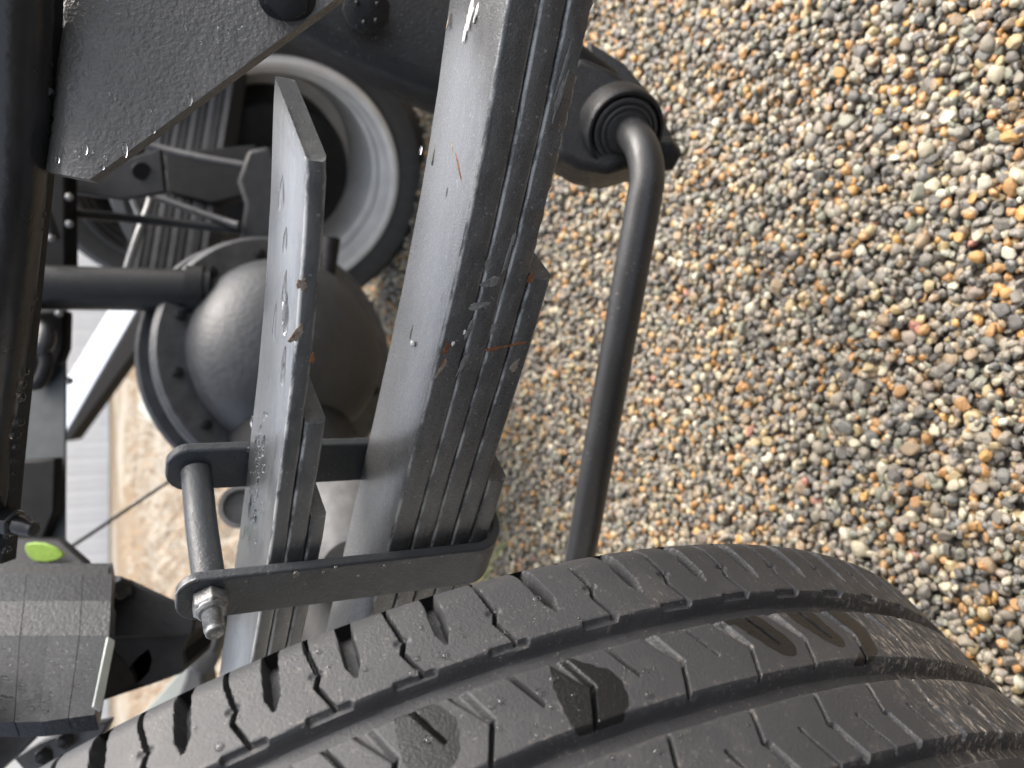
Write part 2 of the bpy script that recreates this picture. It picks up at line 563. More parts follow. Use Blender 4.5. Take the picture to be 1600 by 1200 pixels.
def pebble_shape(seed, sub):
    bm = bmesh.new()
    bmesh.ops.create_icosphere(bm, subdivisions=sub, radius=1)
    r = random.Random(seed); off = Vector((r.uniform(-9, 9), r.uniform(-9, 9), r.uniform(-9, 9)))
    ax = Vector((1, r.uniform(0.68, 0.95), r.uniform(0.45, 0.72)))
    cuts = []
    for _ in range(r.choice([4, 5, 6, 7, 9])):
        d = Vector((r.gauss(0, 1), r.gauss(0, 1), r.gauss(0, 1))).normalized()
        cuts.append((d, r.uniform(0.55, 0.86)))
    for v in bm.verts:
        p = v.co.copy()
        for d, k in cuts:
            e = p.dot(d)
            if e > k: p -= d * (e - k) * 0.97
        p *= 1 + 0.16 * mnoise.noise(v.co * 1.3 + off)
        v.co = Vector((p.x * ax.x, p.y * ax.y, p.z * ax.z))
    vs = np.array([v.co[:] for v in bm.verts]); fs = np.array([[v.index for v in f.verts] for f in bm.faces])
    bm.free()
    return vs, fs


SH_HI = [pebble_shape(s, 3) for s in range(10)]
SH_LO = [pebble_shape(s, 2) for s in range(14)]
SH_TINY = [pebble_shape(s + 40, 1) for s in range(14)]


def rotm(n):
    a = rng.uniform(0, 2 * pi, n); b = rng.normal(0, 0.35, n); c = rng.normal(0, 0.35, n)
    ca, sa, cb, sb, cc, sc = np.cos(a), np.sin(a), np.cos(b), np.sin(b), np.cos(c), np.sin(c)
    z = np.zeros(n); o = np.ones(n)
    Rz = np.stack([ca, -sa, z, sa, ca, z, z, z, o], 1).reshape(n, 3, 3)
    Rx = np.stack([o, z, z, z, cb, -sb, z, sb, cb], 1).reshape(n, 3, 3)
    Ry = np.stack([cc, z, sc, z, o, z, -sc, z, cc], 1).reshape(n, 3, 3)
    return Rz @ Rx @ Ry


def scatter(y0, y1, half, step, layers):
    pts = []
    for zz, prob in layers:
        y = y0
        while y < y1:
            hw = half(y)
            nx = int(2 * hw / step)
            xx = -hw + (np.arange(nx) + rng.uniform(0, 1)) * step + rng.normal(0, step * 0.28, nx)
            yy = y + rng.normal(0, step * 0.28, nx)
            keep = rng.uniform(0, 1, nx) < prob
            pts.append(np.stack([xx, yy, np.full(nx, zz) + rng.normal(0, 0.0011, nx)], 1)[keep])
            y += step * 0.87
    return np.concatenate(pts)


half = lambda y: 0.27 + 0.45 * y
near_pts = scatter(0.12, 0.78, half, 0.0074, [(0.0034, 1.0), (0.0068, 0.42)])
base_pts = scatter(0.12, 0.78, half, 0.0078, [(0.0002, 1.0)])
mid_pts = scatter(0.78, 1.36, half, 0.0078, [(0.0018, 1.0), (0.0055, 0.40)])
far_pts = scatter(1.36, 2.75, half, 0.0118, [(0.003, 1.0)])


def sizes(n, mean, sg, lo, hi_):
    return np.clip(rng.lognormal(math.log(mean), sg, n), lo, hi_)


size_n = sizes(len(near_pts), 0.0047, 0.22, 0.0030, 0.0085)
size_b = sizes(len(base_pts), 0.0050, 0.15, 0.0036, 0.0070)
size_m = sizes(len(mid_pts), 0.0050, 0.22, 0.0032, 0.0085)
size_f = sizes(len(far_pts), 0.0068, 0.22, 0.004, 0.0105)
# pebbles that show largest become objects of their own
depth = (near_pts - CEN) @ FWD
q = (near_pts - CEN) @ RM.T
ppx = 800 + FPX * q[:, 0] / depth; ppy = 600 - FPX * q[:, 1] / depth
inview = (ppx > 1060) & (ppx < 1594) & (ppy > 6) & (ppy < 1100) & (near_pts[:, 2] > 0.0048) & ~((ppx < 1640) & (ppy > 850 + np.maximum(0, ppx - 1250) * 0.72))
score = np.where(inview, size_n / depth, 0)
single = np.argsort(-score)[:270]
is_single = np.zeros(len(near_pts), bool); is_single[single] = True
meshes = []
for i, (vs, fs) in enumerate(SH_HI):
    me = bpy.data.meshes.new('pebble')
    me.from_pydata(vs.tolist(), [], fs.tolist()); me.shade_smooth(); me.materials.append(M['stone_single'])
    meshes.append(me)
Rs = rotm(len(single))
for j, i in enumerate(single):
    o = bpy.data.objects.new('pebble', meshes[j % len(meshes)])
    s = size_n[i]
    mw = Matrix(Rs[j].tolist()).to_4x4(); mw.translation = near_pts[i]
    o.matrix_local = mw @ Matrix.Diagonal((s, s, s, 1))
    o.parent = ground
    COL.objects.link(o)


def merge(points, sizes, shapes, tint):
    VV = []; FF = []; TT = []; base = 0
    for k, (vs, fs) in enumerate(shapes):
        idx = np.arange(k, len(points), len(shapes))
        R = rotm(len(idx))
        w = np.einsum('nij,vj->nvi', R, vs) * sizes[idx][:, None, None] + points[idx][:, None, :]
        VV.append(w.reshape(-1, 3)); nv = len(vs)
        FF.append((fs[None] + (base + np.arange(len(idx)) * nv)[:, None, None]).reshape(-1, 3))
        TT.append(np.repeat(tint[idx], nv)); base += len(idx) * nv
    return np.concatenate(VV), np.concatenate(FF), np.concatenate(TT)


def fast_mesh(name, v, f, mat, attrs=None, smooth=True, sharp=0):
    me = bpy.data.meshes.new(name)
    nf, k = f.shape
    me.vertices.add(len(v)); me.vertices.foreach_set('co', np.ascontiguousarray(v, np.float32).ravel())
    me.loops.add(nf * k); me.loops.foreach_set('vertex_index', np.ascontiguousarray(f, np.int32).ravel())
    me.polygons.add(nf); me.polygons.foreach_set('loop_start', np.arange(0, nf * k, k, dtype=np.int32))
    me.update(calc_edges=True); me.validate()
    if smooth: me.shade_smooth()
    if sharp: me.set_sharp_from_angle(angle=radians(sharp))
    me.materials.append(mat)
    for kx, vals in (attrs or {}).items():
        a = me.attributes.new(kx, 'FLOAT', 'POINT'); a.data.foreach_set('value', np.asarray(vals, np.float32))
    return me


rest = ~is_single
parts_ = [merge(near_pts[rest], size_n[rest], SH_LO, rng.uniform(0, 1, rest.sum())), merge(base_pts, size_b, SH_TINY, rng.uniform(0, 1, len(base_pts))),
          merge(mid_pts, size_m, SH_TINY, rng.uniform(0, 1, len(mid_pts))), merge(far_pts, size_f, SH_TINY, rng.uniform(0, 1, len(far_pts)))]
ofs = np.cumsum([0] + [len(p[0]) for p in parts_])
v_all = np.concatenate([p[0] for p in parts_]); f_all = np.concatenate([p[1] + o_ for p, o_ in zip(parts_, ofs)]); t_all = np.concatenate([p[2] for p in parts_])
print('gravel triangles', len(f_all), 'pebbles', [len(x) for x in (near_pts, base_pts, mid_pts, far_pts)])
gme = fast_mesh('gravel', v_all, f_all, M['stone'], {'tint': t_all})
gravel = bpy.data.objects.new('gravel', gme); COL.objects.link(gravel)
tag(gravel, 'multicoloured round pea gravel covering the yard beside the truck', 'gravel', kind='stuff')

# --- dry straw and grass on the ground ------------------------------
sm = MB(); sm2 = MB()
for i in range(7000):
    y = 2.5 + 7.5 * random.random() ** 1.3; x = random.uniform(-1, 1) * (0.6 + 0.42 * y)
    a = random.uniform(0, pi); ln = random.uniform(0.08, 0.34); w = random.uniform(0.0025, 0.0075) * (0.5 + y * 0.16)
    d = np.array([cos(a), sin(a), random.uniform(-0.02, 0.55)]); s = np.array([-sin(a), cos(a), 0]) * w
    p = np.array([x, y, 0.006])
    mid = p + d * ln * 0.55 + np.array([0, 0, 0.015]); e = p + d * ln
    dst = sm if mnoise.noise(Vector((x * 0.9, y * 0.6, 3))) + random.uniform(-.25, .25) > 0 else sm2
    dst.add([p - s, p + s, mid + s * .8, mid - s * .8, e], [(0, 1, 2, 3), (3, 2, 4)])
tag(sm.build('dry_straw', M['straw'], smooth=False), 'loose golden dry straw lying on the ground beyond the truck', 'straw', kind='stuff')
tag(sm2.build('pale_straw', M['pale_straw'], smooth=False), 'bleached pale straw mixed into the golden straw beyond the truck', 'straw', kind='stuff')
gm2 = MB()
for (cx, cy, cnt) in ((775, 835, 40), (752, 868, 34)):
    c = onZ(cx, cy, 0.0)
    for i in range(cnt):
        a = random.uniform(0, 2 * pi); r = random.uniform(0, 0.05); ln = random.uniform(0.02, 0.055); w = 0.0011
        p = c + np.array([r * cos(a), r * sin(a), 0.004]); b = random.uniform(0, 2 * pi)
        d = np.array([cos(b) * 0.7, sin(b) * 0.7, random.uniform(0.3, 1.0)]); s = np.array([-sin(b), cos(b), 0]) * w
        mid = p + d * ln * 0.55; e = p + d * ln + np.array([cos(b), sin(b), -0.2]) * ln * 0.25
        gm2.add([p - s, p + s, mid + s, mid - s, e], [(0, 1, 2, 3), (3, 2, 4)])
tag(gm2.build('grass', M['grass'], smooth=False), 'sparse yellow green grass growing through the gravel behind the tyre', 'grass', kind='stuff')

# --- far wall -------------------------------------------------------
wall = thing('white_building', (0, 16.9, 0), 'white metal sided building standing behind the straw covered yard', 'building')
panel = MB(); panel.wbox(-0.146, 0.146, 16.87, 16.9, 0.0, 4.2)
panel.wbox(-0.02, 0.02, 16.861, 16.868, 0.0, 4.2)
p0 = panel.build('siding_panel', M['siding'], wall, bevel=0.004)
for i in range(-30, 31):
    o = p0 if i == 0 else p0.copy()
    if i: COL.objects.link(o)
    o.location = (i * 0.3, 0, 0)
MB().wbox(-9.1, 9.1, 16.93, 22, 0.0, 4.2).build('wall', M['siding'], wall)
MB().wbox(-9.3, 9.3, 16.7, 22.2, 4.22, 4.4).build('roof', M['grey'], wall)

bd = thing('wooden_board', onZ(275, 650, 0.0), 'pale weathered board lying flat on the straw', 'board')
a, b = onZ(170, 640, 0.02), onZ(275, 655, 0.02)
MB().bar((onZ(222, 633, .03)), onZ(280, 655, 0.03), (0, 0, 1), 0.025, 0.10).build('plank', M['board'], bd)

# ================================================================== THE WHEEL BESIDE THE CAMERA
R = 0.37
C = np.array([-0.37165, 0.46123, R * 0.965])
AX = TV; BL = LV


def tire_pt(th, s, r):
    """th in radians from the camera side upwards, s metres outwards from the inner shoulder"""
    return C[None] - AX[None] * s[:, None] + (-BL[None] * np.cos(th)[:, None] + np.array([[0, 0, 1.0]]) * np.sin(th)[:, None]) * r[:, None]


wheel = thing('truck_wheel', (C[0], C[1], 0), 'large black ribbed truck tyre with wet patches in the lower foreground', 'wheel')
NOTCH = [50.3, 45.6, 40.8, 36.1, 31.5, 27.3, 22.9, 19.05, 14.3, 8.9, 3.4, -1.45, -5.9, -10.7, -15.6, -20.3, -25.0, -29.7, -34.4]
GROOVES = [(32.2, 43.3), (67.0, 77.8), (102.2, 113.2), (137.5, 148.3)]


def sstep(x, a, b):
    t = np.clip((x - a) / (b - a), 0, 1); return t * t * (3 - 2 * t)


def seg_dist(A, S, a, b):
    d = (b[0] - a[0], b[1] - a[1]); L2 = d[0] ** 2 + d[1] ** 2 + 1e-9
    t = np.clip(((A - a[0]) * d[0] + (S - a[1]) * d[1]) / L2, 0, 1)
    return np.hypot(A - a[0] - t * d[0], S - a[1] - t * d[1]), t


def carve(H, A, S, pts, w0, w1, depth, soft=0.45):
    """Cut a channel along a polyline (degrees, mm); width runs from w0 to w1 (mm)."""
    pp = [(radians(p[0]) * R * 1000, p[1]) for p in pts]
    mx = max(w0, w1) + 1.5
    am = (A[:, 0] > min(p[0] for p in pp) - mx) & (A[:, 0] < max(p[0] for p in pp) + mx)
    sm_ = (S[0] > min(p[1] for p in pp) - mx) & (S[0] < max(p[1] for p in pp) + mx)
    ia = np.where(am)[0]; js = np.where(sm_)[0]
    if len(ia) == 0 or len(js) == 0: return
    sl = (slice(ia[0], ia[-1] + 1), slice(js[0], js[-1] + 1))
    a_, s_ = A[sl], S[sl]
    n = len(pp) - 1
    for i in range(n):
        d, t = seg_dist(a_, s_, pp[i], pp[i + 1])
        hw = (w0 + (w1 - w0) * (i + t) / n) / 2
        cut = depth * (1 - sstep(d, hw - soft, hw + soft))
        H[sl] = np.minimum(H[sl], -cut)


def ringmark(H, A, S, th, s, rad=1.9, h=0.28):
    a0 = radians(th) * R * 1000
    ia = np.where(abs(A[:, 0] - a0) < 4)[0]; js = np.where(abs(S[0] - s) < 4)[0]
    if len(ia) == 0 or len(js) == 0: return
    sl = (slice(ia[0], ia[-1] + 1), slice(js[0], js[-1] + 1))
    d = np.hypot(A[sl] - a0, S[sl] - s)
    H[sl] += h * np.exp(-((d - rad) / 0.45) ** 2)


TH0, TH1 = -34.0, 52.0
na = int(radians(TH1 - TH0) * R * 1000 / 0.42)
th = np.radians(np.linspace(TH0, TH1, na))
s_mm = np.arange(0, 126.01, 0.5)
A, S = np.meshgrid(th * R * 1000, s_mm, indexing='ij')
H = np.zeros_like(A)
TD = np.degrees(A / (R * 1000))
for i, n0 in enumerate(NOTCH):
    nn = NOTCH[i + 1] if i + 1 < len(NOTCH) else n0 - 4.7
    mid = (n0 + nn) / 2
    jr = random.uniform(-0.12, 0.12)
    sl = -0.9 if n0 < 10 else (0.1 if n0 < 20 else 0.35)
    # shoulder notch, wide at the shoulder and pointed inwards
    carve(H, A, S, [(n0, -2), (n0 + sl * 0.3, 8), (n0 + sl * 0.8, 19)], 5.0, 4.4, 7.5, 0.5)
    carve(H, A, S, [(n0 + sl * 0.8, 19), (n0 + sl * 0.95, 23.6)], 4.4, 0.8, 6.5, 0.5)
    # shoulder sipe with a diamond and a zigzag
    carve(H, A, S, [(mid + 0.1, -2), (mid + sl * 0.35, 8), (mid - 0.25 + sl * 0.5, 16.5)], 1.3, 1.3, 5.2, 0.28)
    carve(H, A, S, [(mid - 0.5 + sl * .5, 17.9), (mid + sl * .5, 17.9)], 1.6, 1.6, 0.9, 0.8)
    carve(H, A, S, [(mid - 0.3 + sl * .5, 18.5), (mid - 0.05 + sl * .5, 22.3), (mid - 0.6 + sl * .5, 31.2)], 1.3, 1.1, 5.2, 0.28)
    # step in the groove edge
    carve(H, A, S, [(mid + 0.75, 32.6), (mid - 1.1, 32.6)], 2.6, 2.6, 2.4, 0.5)
    # second rib: wedge then a straight sipe; short sipe between
    w = n0 + 0.65
    carve(H, A, S, [(w, 42.5), (w - 1.1, 55.4)], 4.4, 1.0, 3.2, 1.0)
    carve(H, A, S, [(w - 1.1, 55.4), (w - 0.25, 67.5)], 1.3, 1.2, 5.0, 0.28)
    m2 = mid + 0.6
    carve(H, A, S, [(m2, 42.5), (m2 - 0.98, 56.0)], 1.5, 1.1, 4.6, 0.28)
    # third rib
    m3 = mid - 0.02
    carve(H, A, S, [(m3, 77.0), (m3 + 0.68, 89.4)], 1.2, 1.3, 5.0, 0.28)
    carve(H, A, S, [(m3 + 0.68, 89.4), (m3 + 0.45, 90.5), (m3 - 0.15, 103.0)], 1.4, 3.2, 3.0, 0.6)
    carve(H, A, S, [(n0 + 0.45, 88.6), (n0 - 0.32, 102.6)], 1.2, 1.2, 4.6, 0.28)
    # fourth rib
    carve(H, A, S, [(n0 + 0.4, 112.5), (n0 - 0.6, 127)], 1.5, 1.2, 2.8, 0.4)
    for (dt, ss) in ((-1.5, 19.5), (1.35, 13), (-2.9, 27), (0.9, 27.5), (-1.55, 49), (-0.4, 60.5), (1.5, 48.5), (-2.2, 62), (0.3, 95), (-1.6, 83), (1.5, 98)):
        ringmark(H, A, S, n0 + dt + jr, ss + random.uniform(-1, 1), random.uniform(1.5, 2.1))
# mould parting line across the tread
for t0 in (15.65,):
    H += 0.75 * np.exp(-((TD - t0 - 0.006 * S) * 6.458 / 0.42) ** 2) * (H > -0.4)
# circumferential grooves
for k, (a, b) in enumerate(GROOVES):
    wob = 0.25 * np.sin(A * 0.05 + k) + 0.12 * np.sin(A * 0.21 + 2 * k)
    d = 6.6 * sstep(S, a - 0.3 + wob, a + 3.4 + wob) * (1 - sstep(S, b - 3.6 + wob, b + 0.3 + wob))
    H = np.minimum(H, -d)
# shoulder rounding
sh = np.clip(9.0 - S, 0, None)
drop_mm = 4.6 * (sh / 9.0) ** 2.0
H = H - drop_mm
H += 0.06 * np.sin(A * 0.11) * np.cos(S * 0.19)
# wet patches and dust, as shapes on the rubber
wet = np.zeros_like(A)


def wet_blob(c, rx, ry, ang=0.0, seed=0, sgn=1):
    a0 = radians(c[0]) * R * 1000
    x = (A - a0) * cos(ang) + (S - c[1]) * sin(ang); y = -(A - a0) * sin(ang) + (S - c[1]) * cos(ang)
    q_ = np.arctan2(y / ry, x / rx)
    e = np.hypot(x / rx, y / ry) * (1 + 0.035 * np.sin(A * 0.9 + S * 0.5) * np.sin(S * 0.8 - A * 0.3))
    np.maximum(wet, 1 - sstep(e, 0.82, 1.12), out=wet)


def hit_tire(x, y):
    d = ray(x, y); o = CEN - C
    dp = d - AX * (d @ AX); op = o - AX * (o @ AX)
    aa, bb, cc = dp @ dp, 2 * dp @ op, op @ op - R * R
    D = bb * bb - 4 * aa * cc
    if D < 0: return None
    k = (-bb - sqrt(D)) / 2 / aa
    p = o + k * d
    return math.degrees(atan2(p[2], -(p @ BL))), -(p @ AX) * 1000


for pts, wd in (([(882, 1045), (912, 1075), (930, 1110), (932, 1128)], (5, 10, 10, 5)), ([(912, 1070), (940, 1075), (950, 1090)], (6, 8, 7)), ([(640, 1118), (668, 1145), (672, 1170)], (5, 9.5, 9)),
                ([(1165, 968), (1205, 995), (1222, 1006)], (7, 6.5, 6)), ([(1250, 958), (1285, 985), (1302, 996)], (8, 6, 5)), ([(1305, 958), (1338, 978), (1358, 1008), (1356, 1030)], (6, 5, 4, 2)),
                ([(1150, 962), (1120, 966)], (4, 4)), ([(1290, 945), (1230, 950)], (4, 3)), ([(1352, 1030), (1348, 1045)], (3, 3))):
    hh = [hit_tire(*p) for p in pts]
    for (h0, h1, w0, w1) in zip(hh, hh[1:], wd, wd[1:]):
        for f_ in np.linspace(0, 1, 6):
            wr = w0 + (w1 - w0) * f_
            wet_blob((h0[0] + (h1[0] - h0[0]) * f_, h0[1] + (h1[1] - h0[1]) * f_), wr, wr, 0, w0)
wet *= (1 - sstep(-H, 1.5, 4.0))
dust = np.zeros_like(A)
ddn = np.clip((-9 - TD) / 6.0, 0, 1) * np.clip((S - 18) / 30, 0.0, 1) * 0.9
dust = np.maximum(dust, ddn)
lip = np.zeros_like(A)
for (a, b) in GROOVES[:3]:
    lip += np.exp(-((S - a + 0.6) / 0.7) ** 2) + 0.5 * np.exp(-((S - b - 0.8) / 0.6) ** 2)
dust = np.maximum(dust, np.clip(lip, 0, 1) * 0.16)
gy, gx = np.gradient(H)
edge = np.clip(np.hypot(gx, gy) / 1.2, 0, 1)
dust = np.maximum(dust, edge * np.clip((12 - TD) / 14, 0.02, 1.0) * 0.30 * (S > 34) * (H > -2.5))
# let the damp surface be streaky but the patches crisp

nS = len(s_mm)
rr = R + H.ravel() / 1000
pts = tire_pt((A / 1000 / R).ravel(), S.ravel() / 1000, rr)
cuts = [0, 37.5, 72.5, 107.5, 126.0]
for k in range(4):
    j0 = int(round(cuts[k] / 0.5)); j1 = int(round(cuts[k + 1] / 0.5))
    cols = np.arange(j0, j1 + 1); nc = len(cols)
    sel = (np.arange(na)[:, None] * nS + cols[None]).ravel()
    i, j = np.meshgrid(np.arange(na - 1), np.arange(nc - 1), indexing='ij')
    b = (i * nc + j).ravel()
    F = np.stack([b, b + nc, b + nc + 1, b + 1], 1)
    me = fast_mesh('tread_rib', pts[sel] - np.array([C[0], C[1], 0]), F, M['rubber'], {'wet': wet.ravel()[sel], 'dust': dust.ravel()[sel]}, sharp=32)
    o = bpy.data.objects.new('tread_rib', me); COL.objects.link(o); o.parent = wheel
    if k == 0: o['label'] = 'shoulder rib with tapered side notches'

# the rest of the tread, plainer, all round and outwards
def tread_profile():
    pr = [(0.0, R - 0.0046), (0.003, R - 0.002), (0.006, R - 0.0006), (0.009, R)]
    for a, b in GROOVES:
        pr += [(a / 1000, R), (a / 1000 + 0.002, R - 0.0066), (b / 1000 - 0.002, R - 0.0066), (b / 1000, R)]
    pr += [(0.172, R), (0.176, R - 0.001), (0.180, R - 0.0046)]
    return pr


def tire_lathe(m, prof, d0, d1, n):
    n1 = len(prof); base = []
    ang = np.radians(np.linspace(d0, d1, n + 1))
    for s_, r_ in prof:
        base.append(tire_pt(ang, np.full(n + 1, s_), np.full(n + 1, r_)))
    vs = np.concatenate(base)
    fs = [(a * (n + 1) + b, a * (n + 1) + b + 1, (a + 1) * (n + 1) + b + 1, (a + 1) * (n + 1) + b) for a in range(n1 - 1) for b in range(n)]
    m.add(vs, fs)


m = MB(); tire_lathe(m, tread_profile(), TH1, 360 + TH0, 150)
m.build('tread_band', M['side_rubber'], wheel)
m = MB(); tire_lathe(m, [(s_, r_) for s_, r_ in tread_profile() if s_ >= 0.113 and s_ < 0.126] + [(0.126, R)] + [(s_, r_) for s_, r_ in tread_profile() if s_ > 0.126], TH0, TH1, 90)
m.v = [v for v in m.v]
m.build('tread_band', M['side_rubber'], wheel)
for sgn, s0 in ((1, 0.0), (-1, 0.180)):
    m = MB()
    prof = [(0.0, R - 0.0046), (-0.003, R - 0.009), (-0.005, R - 0.018), (-0.009, R - 0.035), (-0.0145, R - 0.065), (-0.015, R - 0.085), (-0.010, R - 0.110), (-0.002, R - 0.128), (0.006, R - 0.134)]
    tire_lathe(m, [(s0 + sgn * a_, r_) for a_, r_ in prof], 0, 360, 160)
    m.build('sidewall', M['side_rubber'], wheel)
m = MB(); tire_lathe(m, [(0.004, 0.238), (0.002, 0.228), (0.012, 0.222), (0.05, 0.205), (0.10, 0.20), (0.12, 0.19), (0.12, 0.05), (0.12, 0.001)], 0, 360, 96)
m.build('rim', M['white_rim'], wheel)
# moulded drops of water on the tread
wd = MB()
for _ in range(120):
    h_ = hit_tire(random.uniform(120, 1250), random.uniform(890, 1190))
    if not h_ or h_[1] < 9 or h_[1] > 124 or H[int(np.clip((h_[0] - TH0) / (TH1 - TH0) * (na - 1), 0, na - 1)), int(h_[1] / 0.5)] < -0.4 or any(a - 1 < h_[1] < b + 1 for a, b in GROOVES): continue
    if h_[0] < 2 and random.random() < .6: continue
    t_ = radians(h_[0]); p = tire_pt(np.array([t_]), np.array([h_[1] / 1000]), np.array([R]))[0]
    nr = -BL * cos(t_) + np.array([0, 0, 1.0]) * sin(t_)
    r_ = random.choice([0.0006, 0.0008, 0.0010, 0.0014])
    drop(wd, p, nr, AX, r_, r_ * random.uniform(0.8, 1.2), r_ * 0.55)
tag(wd.build('water_drops', M['water'], wheel), kind='stuff')


# ================================================================== LEAF SPRINGS
def leaf(name, parent, mat, l0, l1, top, thick, t0=0.28, t1=0.336, n=70, tilt=0.0, cr=0.0016, chamfer=0.006, edges=1.0, wob=0.0003, rough=None):
    """One spring leaf from l0 to l1: rounded edges, chamfered near corner; top is a function of l."""
    ls = l0 + (l1 - l0) * np.linspace(0, 1, n) ** 1.35
    m = MB(); ed = []
    prof = []
    for (ct, cz, a0) in ((t0 + cr, -cr, 90), (t0 + cr, -thick + cr, 180), (t1 - cr, -thick + cr, 270), (t1 - cr, -cr, 0)):
        for a in (0, 30, 60, 90):
            q_ = radians(a0 + a)
            prof.append((ct + cr * cos(q_), cz + cr * sin(q_), (1.0 if a0 == 90 else (0.45 if a0 == 180 else 0.0)) * (1.0 if 0 < a < 90 else 0.12)))
    k = len(prof)
    vs = []
    for i, l in enumerate(ls):
        for (t, dz, e) in prof:
            ll = l
            fall = max(0.0, 1 - (l - l0) / 0.02)
            if fall > 0: ll = l + max(0, (t0 + chamfer) - t) * 1.3 * fall
            w_ = wob * (mnoise.noise(Vector((l * 30, t * 9, thick * 900 + dz * 20))))
            if rough and dz < -thick + cr and t < t0 + .01:
                g_ = mnoise.noise(Vector((l * 190, 2.0, 0.3))) + 0.6 * mnoise.noise(Vector((l * 520, 5.0, 0.3)))
                w_ += abs(g_) * 0.0022 * float(np.interp(l, rough, [0, 1, 1, 0]))
            vs.append(V(t + w_ * (1 if dz < -cr * .5 else .5), ll, top(l) + dz + tilt * (t - t0) / (t1 - t0) + w_))
            ed.append(e)
    fs = [(i * k + j, i * k + (j + 1) % k, (i + 1) * k + (j + 1) % k, (i + 1) * k + j) for i in range(n - 1) for j in range(k)]
    fs = [f[::-1] for f in fs]
    fs += [tuple(range(k)), tuple(range((n - 1) * k, n * k))[::-1]]
    m.add(vs, fs); m.attr['edge'] = ed
    return m.build(name, mat, parent, sharp=50)


def zt(l):
    return float(np.interp(l, [-0.5, -0.2, -0.05, 0.024, 0.06, 0.105, 0.15, 0.2, 0.283, 0.6, 1.0, 1.2], [0.50, 0.447, 0.430, 0.4245, 0.421, 0.4185, 0.4175, 0.4172, 0.4178, 0.421, 0.44, 0.46]))


def smooth_fn(f, h=0.03):
    return lambda l: sum(f(l + d * h) for d in (-1, -.5, 0, .5, 1)) / 5


zts = smooth_fn(zt)
main = thing('leaf_spring', V(0.308, 0.3, 0.36), 'long dark grey leaf spring pack of stacked steel leaves', 'leaf spring')
main_leaves = []
for l0, l1, off, th_ in ((-0.45, 1.15, 0.0, 0.0126), (-0.40, 1.10, 0.0129, 0.0106), (-0.30, 1.02, 0.0238, 0.0112), (0.122, 0.92, 0.0356, 0.0106), (0.238, 0.8, 0.0467, 0.0102)):
    main_leaves.append(leaf('leaf', main, M['spring'], l0, l1, (lambda o_: (lambda l: zts(l) - o_ - max(0, l) * 0.006))(off), th_, n=70 if off != .0238 else 420, rough=(0.0, 0.04, .10, .13) if off == .0238 else None))
main_leaves[2]['label'] = 'third leaf with a rough chipped lower edge'


def zh(l):
    return float(np.interp(l, [0.0, 0.082, 0.127, 0.185, 0.276, 0.319, 0.6, 1.0], [0.488, 0.4858, 0.482, 0.4785, 0.4765, 0.4765, 0.478, 0.485]))


helper = thing('helper_spring', V(0.308, 0.3, 0.45), 'short worn grey helper spring lying above the long leaf pack', 'leaf spring')
hl = []
for l0, l1, off, th_ in ((0.076, 1.0, 0.0, 0.0078), (0.198, 0.9, 0.0081, 0.0092), (0.254, 0.8, 0.0176, 0.0075)):
    hl.append(leaf('leaf', helper, M['helper'], l0, l1, (lambda o_: (lambda l: zh(l) - o_))(off), th_, tilt=0.0026, t1=0.334, chamfer=0.011 if off == 0 else 0.006))
hl[0]['label'] = 'top leaf with worn flaking paint'

# crusts of rust and mud on the leaves
NT_ = -TV
UP = np.array([0, 0, 1.0])
for (x, y, rx, ry, mt, par, ang) in ((697, 545, .0028, .0016, 'rust', 0, 0), (690, 575, .0045, .0014, 'tan', 0, .3), (691, 568, .0022, .0007, 'rust', 0, .3), (763, 412, .0040, .0017, 'mud', 1, .1), (768, 441, .0048, .0026, 'mud', 1, 1.0), (748, 478, .0058, .0018, 'mud', 1, 1.3),
                                 (724, 568, .0065, .0016, 'mud', 1, .2), (733, 515, .0050, .0014, 'mud', 1, .2), (772, 513, .0030, .0022, 'mud', 2, 0), (772, 545, .0050, .0011, 'rust', 2, 1.3), (806, 538, .0052, .0010, 'rust', 3, 1.3), (829, 436, .0026, .0017, 'rust', 3, 0),
                                 (804, 572, .0030, .0026, 'tan', 3, .2), (726, 519, .0011, .0007, 'white_stone', 1, 0), (708, 537, .0013, .0008, 'white_stone', 0, 0.2), (800, 380, .0060, .0010, 'mud', 2, 0), (790, 410, .0050, .0008, 'mud', 2, 0),
                                 (880, 110, .010, .0008, 'mud', 2, 0), (875, 150, .010, .0012, 'mud', 2, 0)):
    c = onT(x, y, 0.2798)
    al = LV * cos(ang) + UP * sin(ang)
    nm = {'rust': 'rust_spot', 'mud': 'mud_smear', 'tan': 'clay_smear', 'white_stone': 'paint_chip'}[mt]
    patch(nm, c, NT_, al, rx, ry * .8, M[mt], main_leaves[par], jag=0.3, seed=int(x * 7 + y), h=0.00012)
ztop = 0.4195
for (x, y, rx, ry, mt, ang) in ((710, 222, .0165, .0009, 'rust', -0.95), (724, 238, .0080, .0016, 'rust', -0.95), (704, 214, .0075, .0014, 'tan', -0.95), (735, 22, .0055, .0016, 'white_stone', 0.0), (728, 45, .0060, .0011, 'white_stone', 0), (744, 20, .0035, .0010, 'white_stone', 0),
                              (677, 238, .0050, .0013, 'mud', 0), (642, 517, .0034, .0010, 'mud', 0), (700, 35, .003, .0006, 'tan', 0), (692, 463, .003, .0007, 'mud', 0)):
    l_guess = 0.024 + (y / 850) * 0.26
    zz = zts(l_guess) - max(0, l_guess) * 0.006
    c = onZ(x, y, zz + 0.0002)
    patch({'rust': 'rust_scratch', 'mud': 'dried_splash', 'tan': 'dried_splash', 'white_stone': 'paint_chip'}[mt], c, UP, LV * cos(ang) + TV * sin(ang), rx, ry, M[mt], main_leaves[0], jag=0.3, seed=int(x + y * 3), h=0.0002)
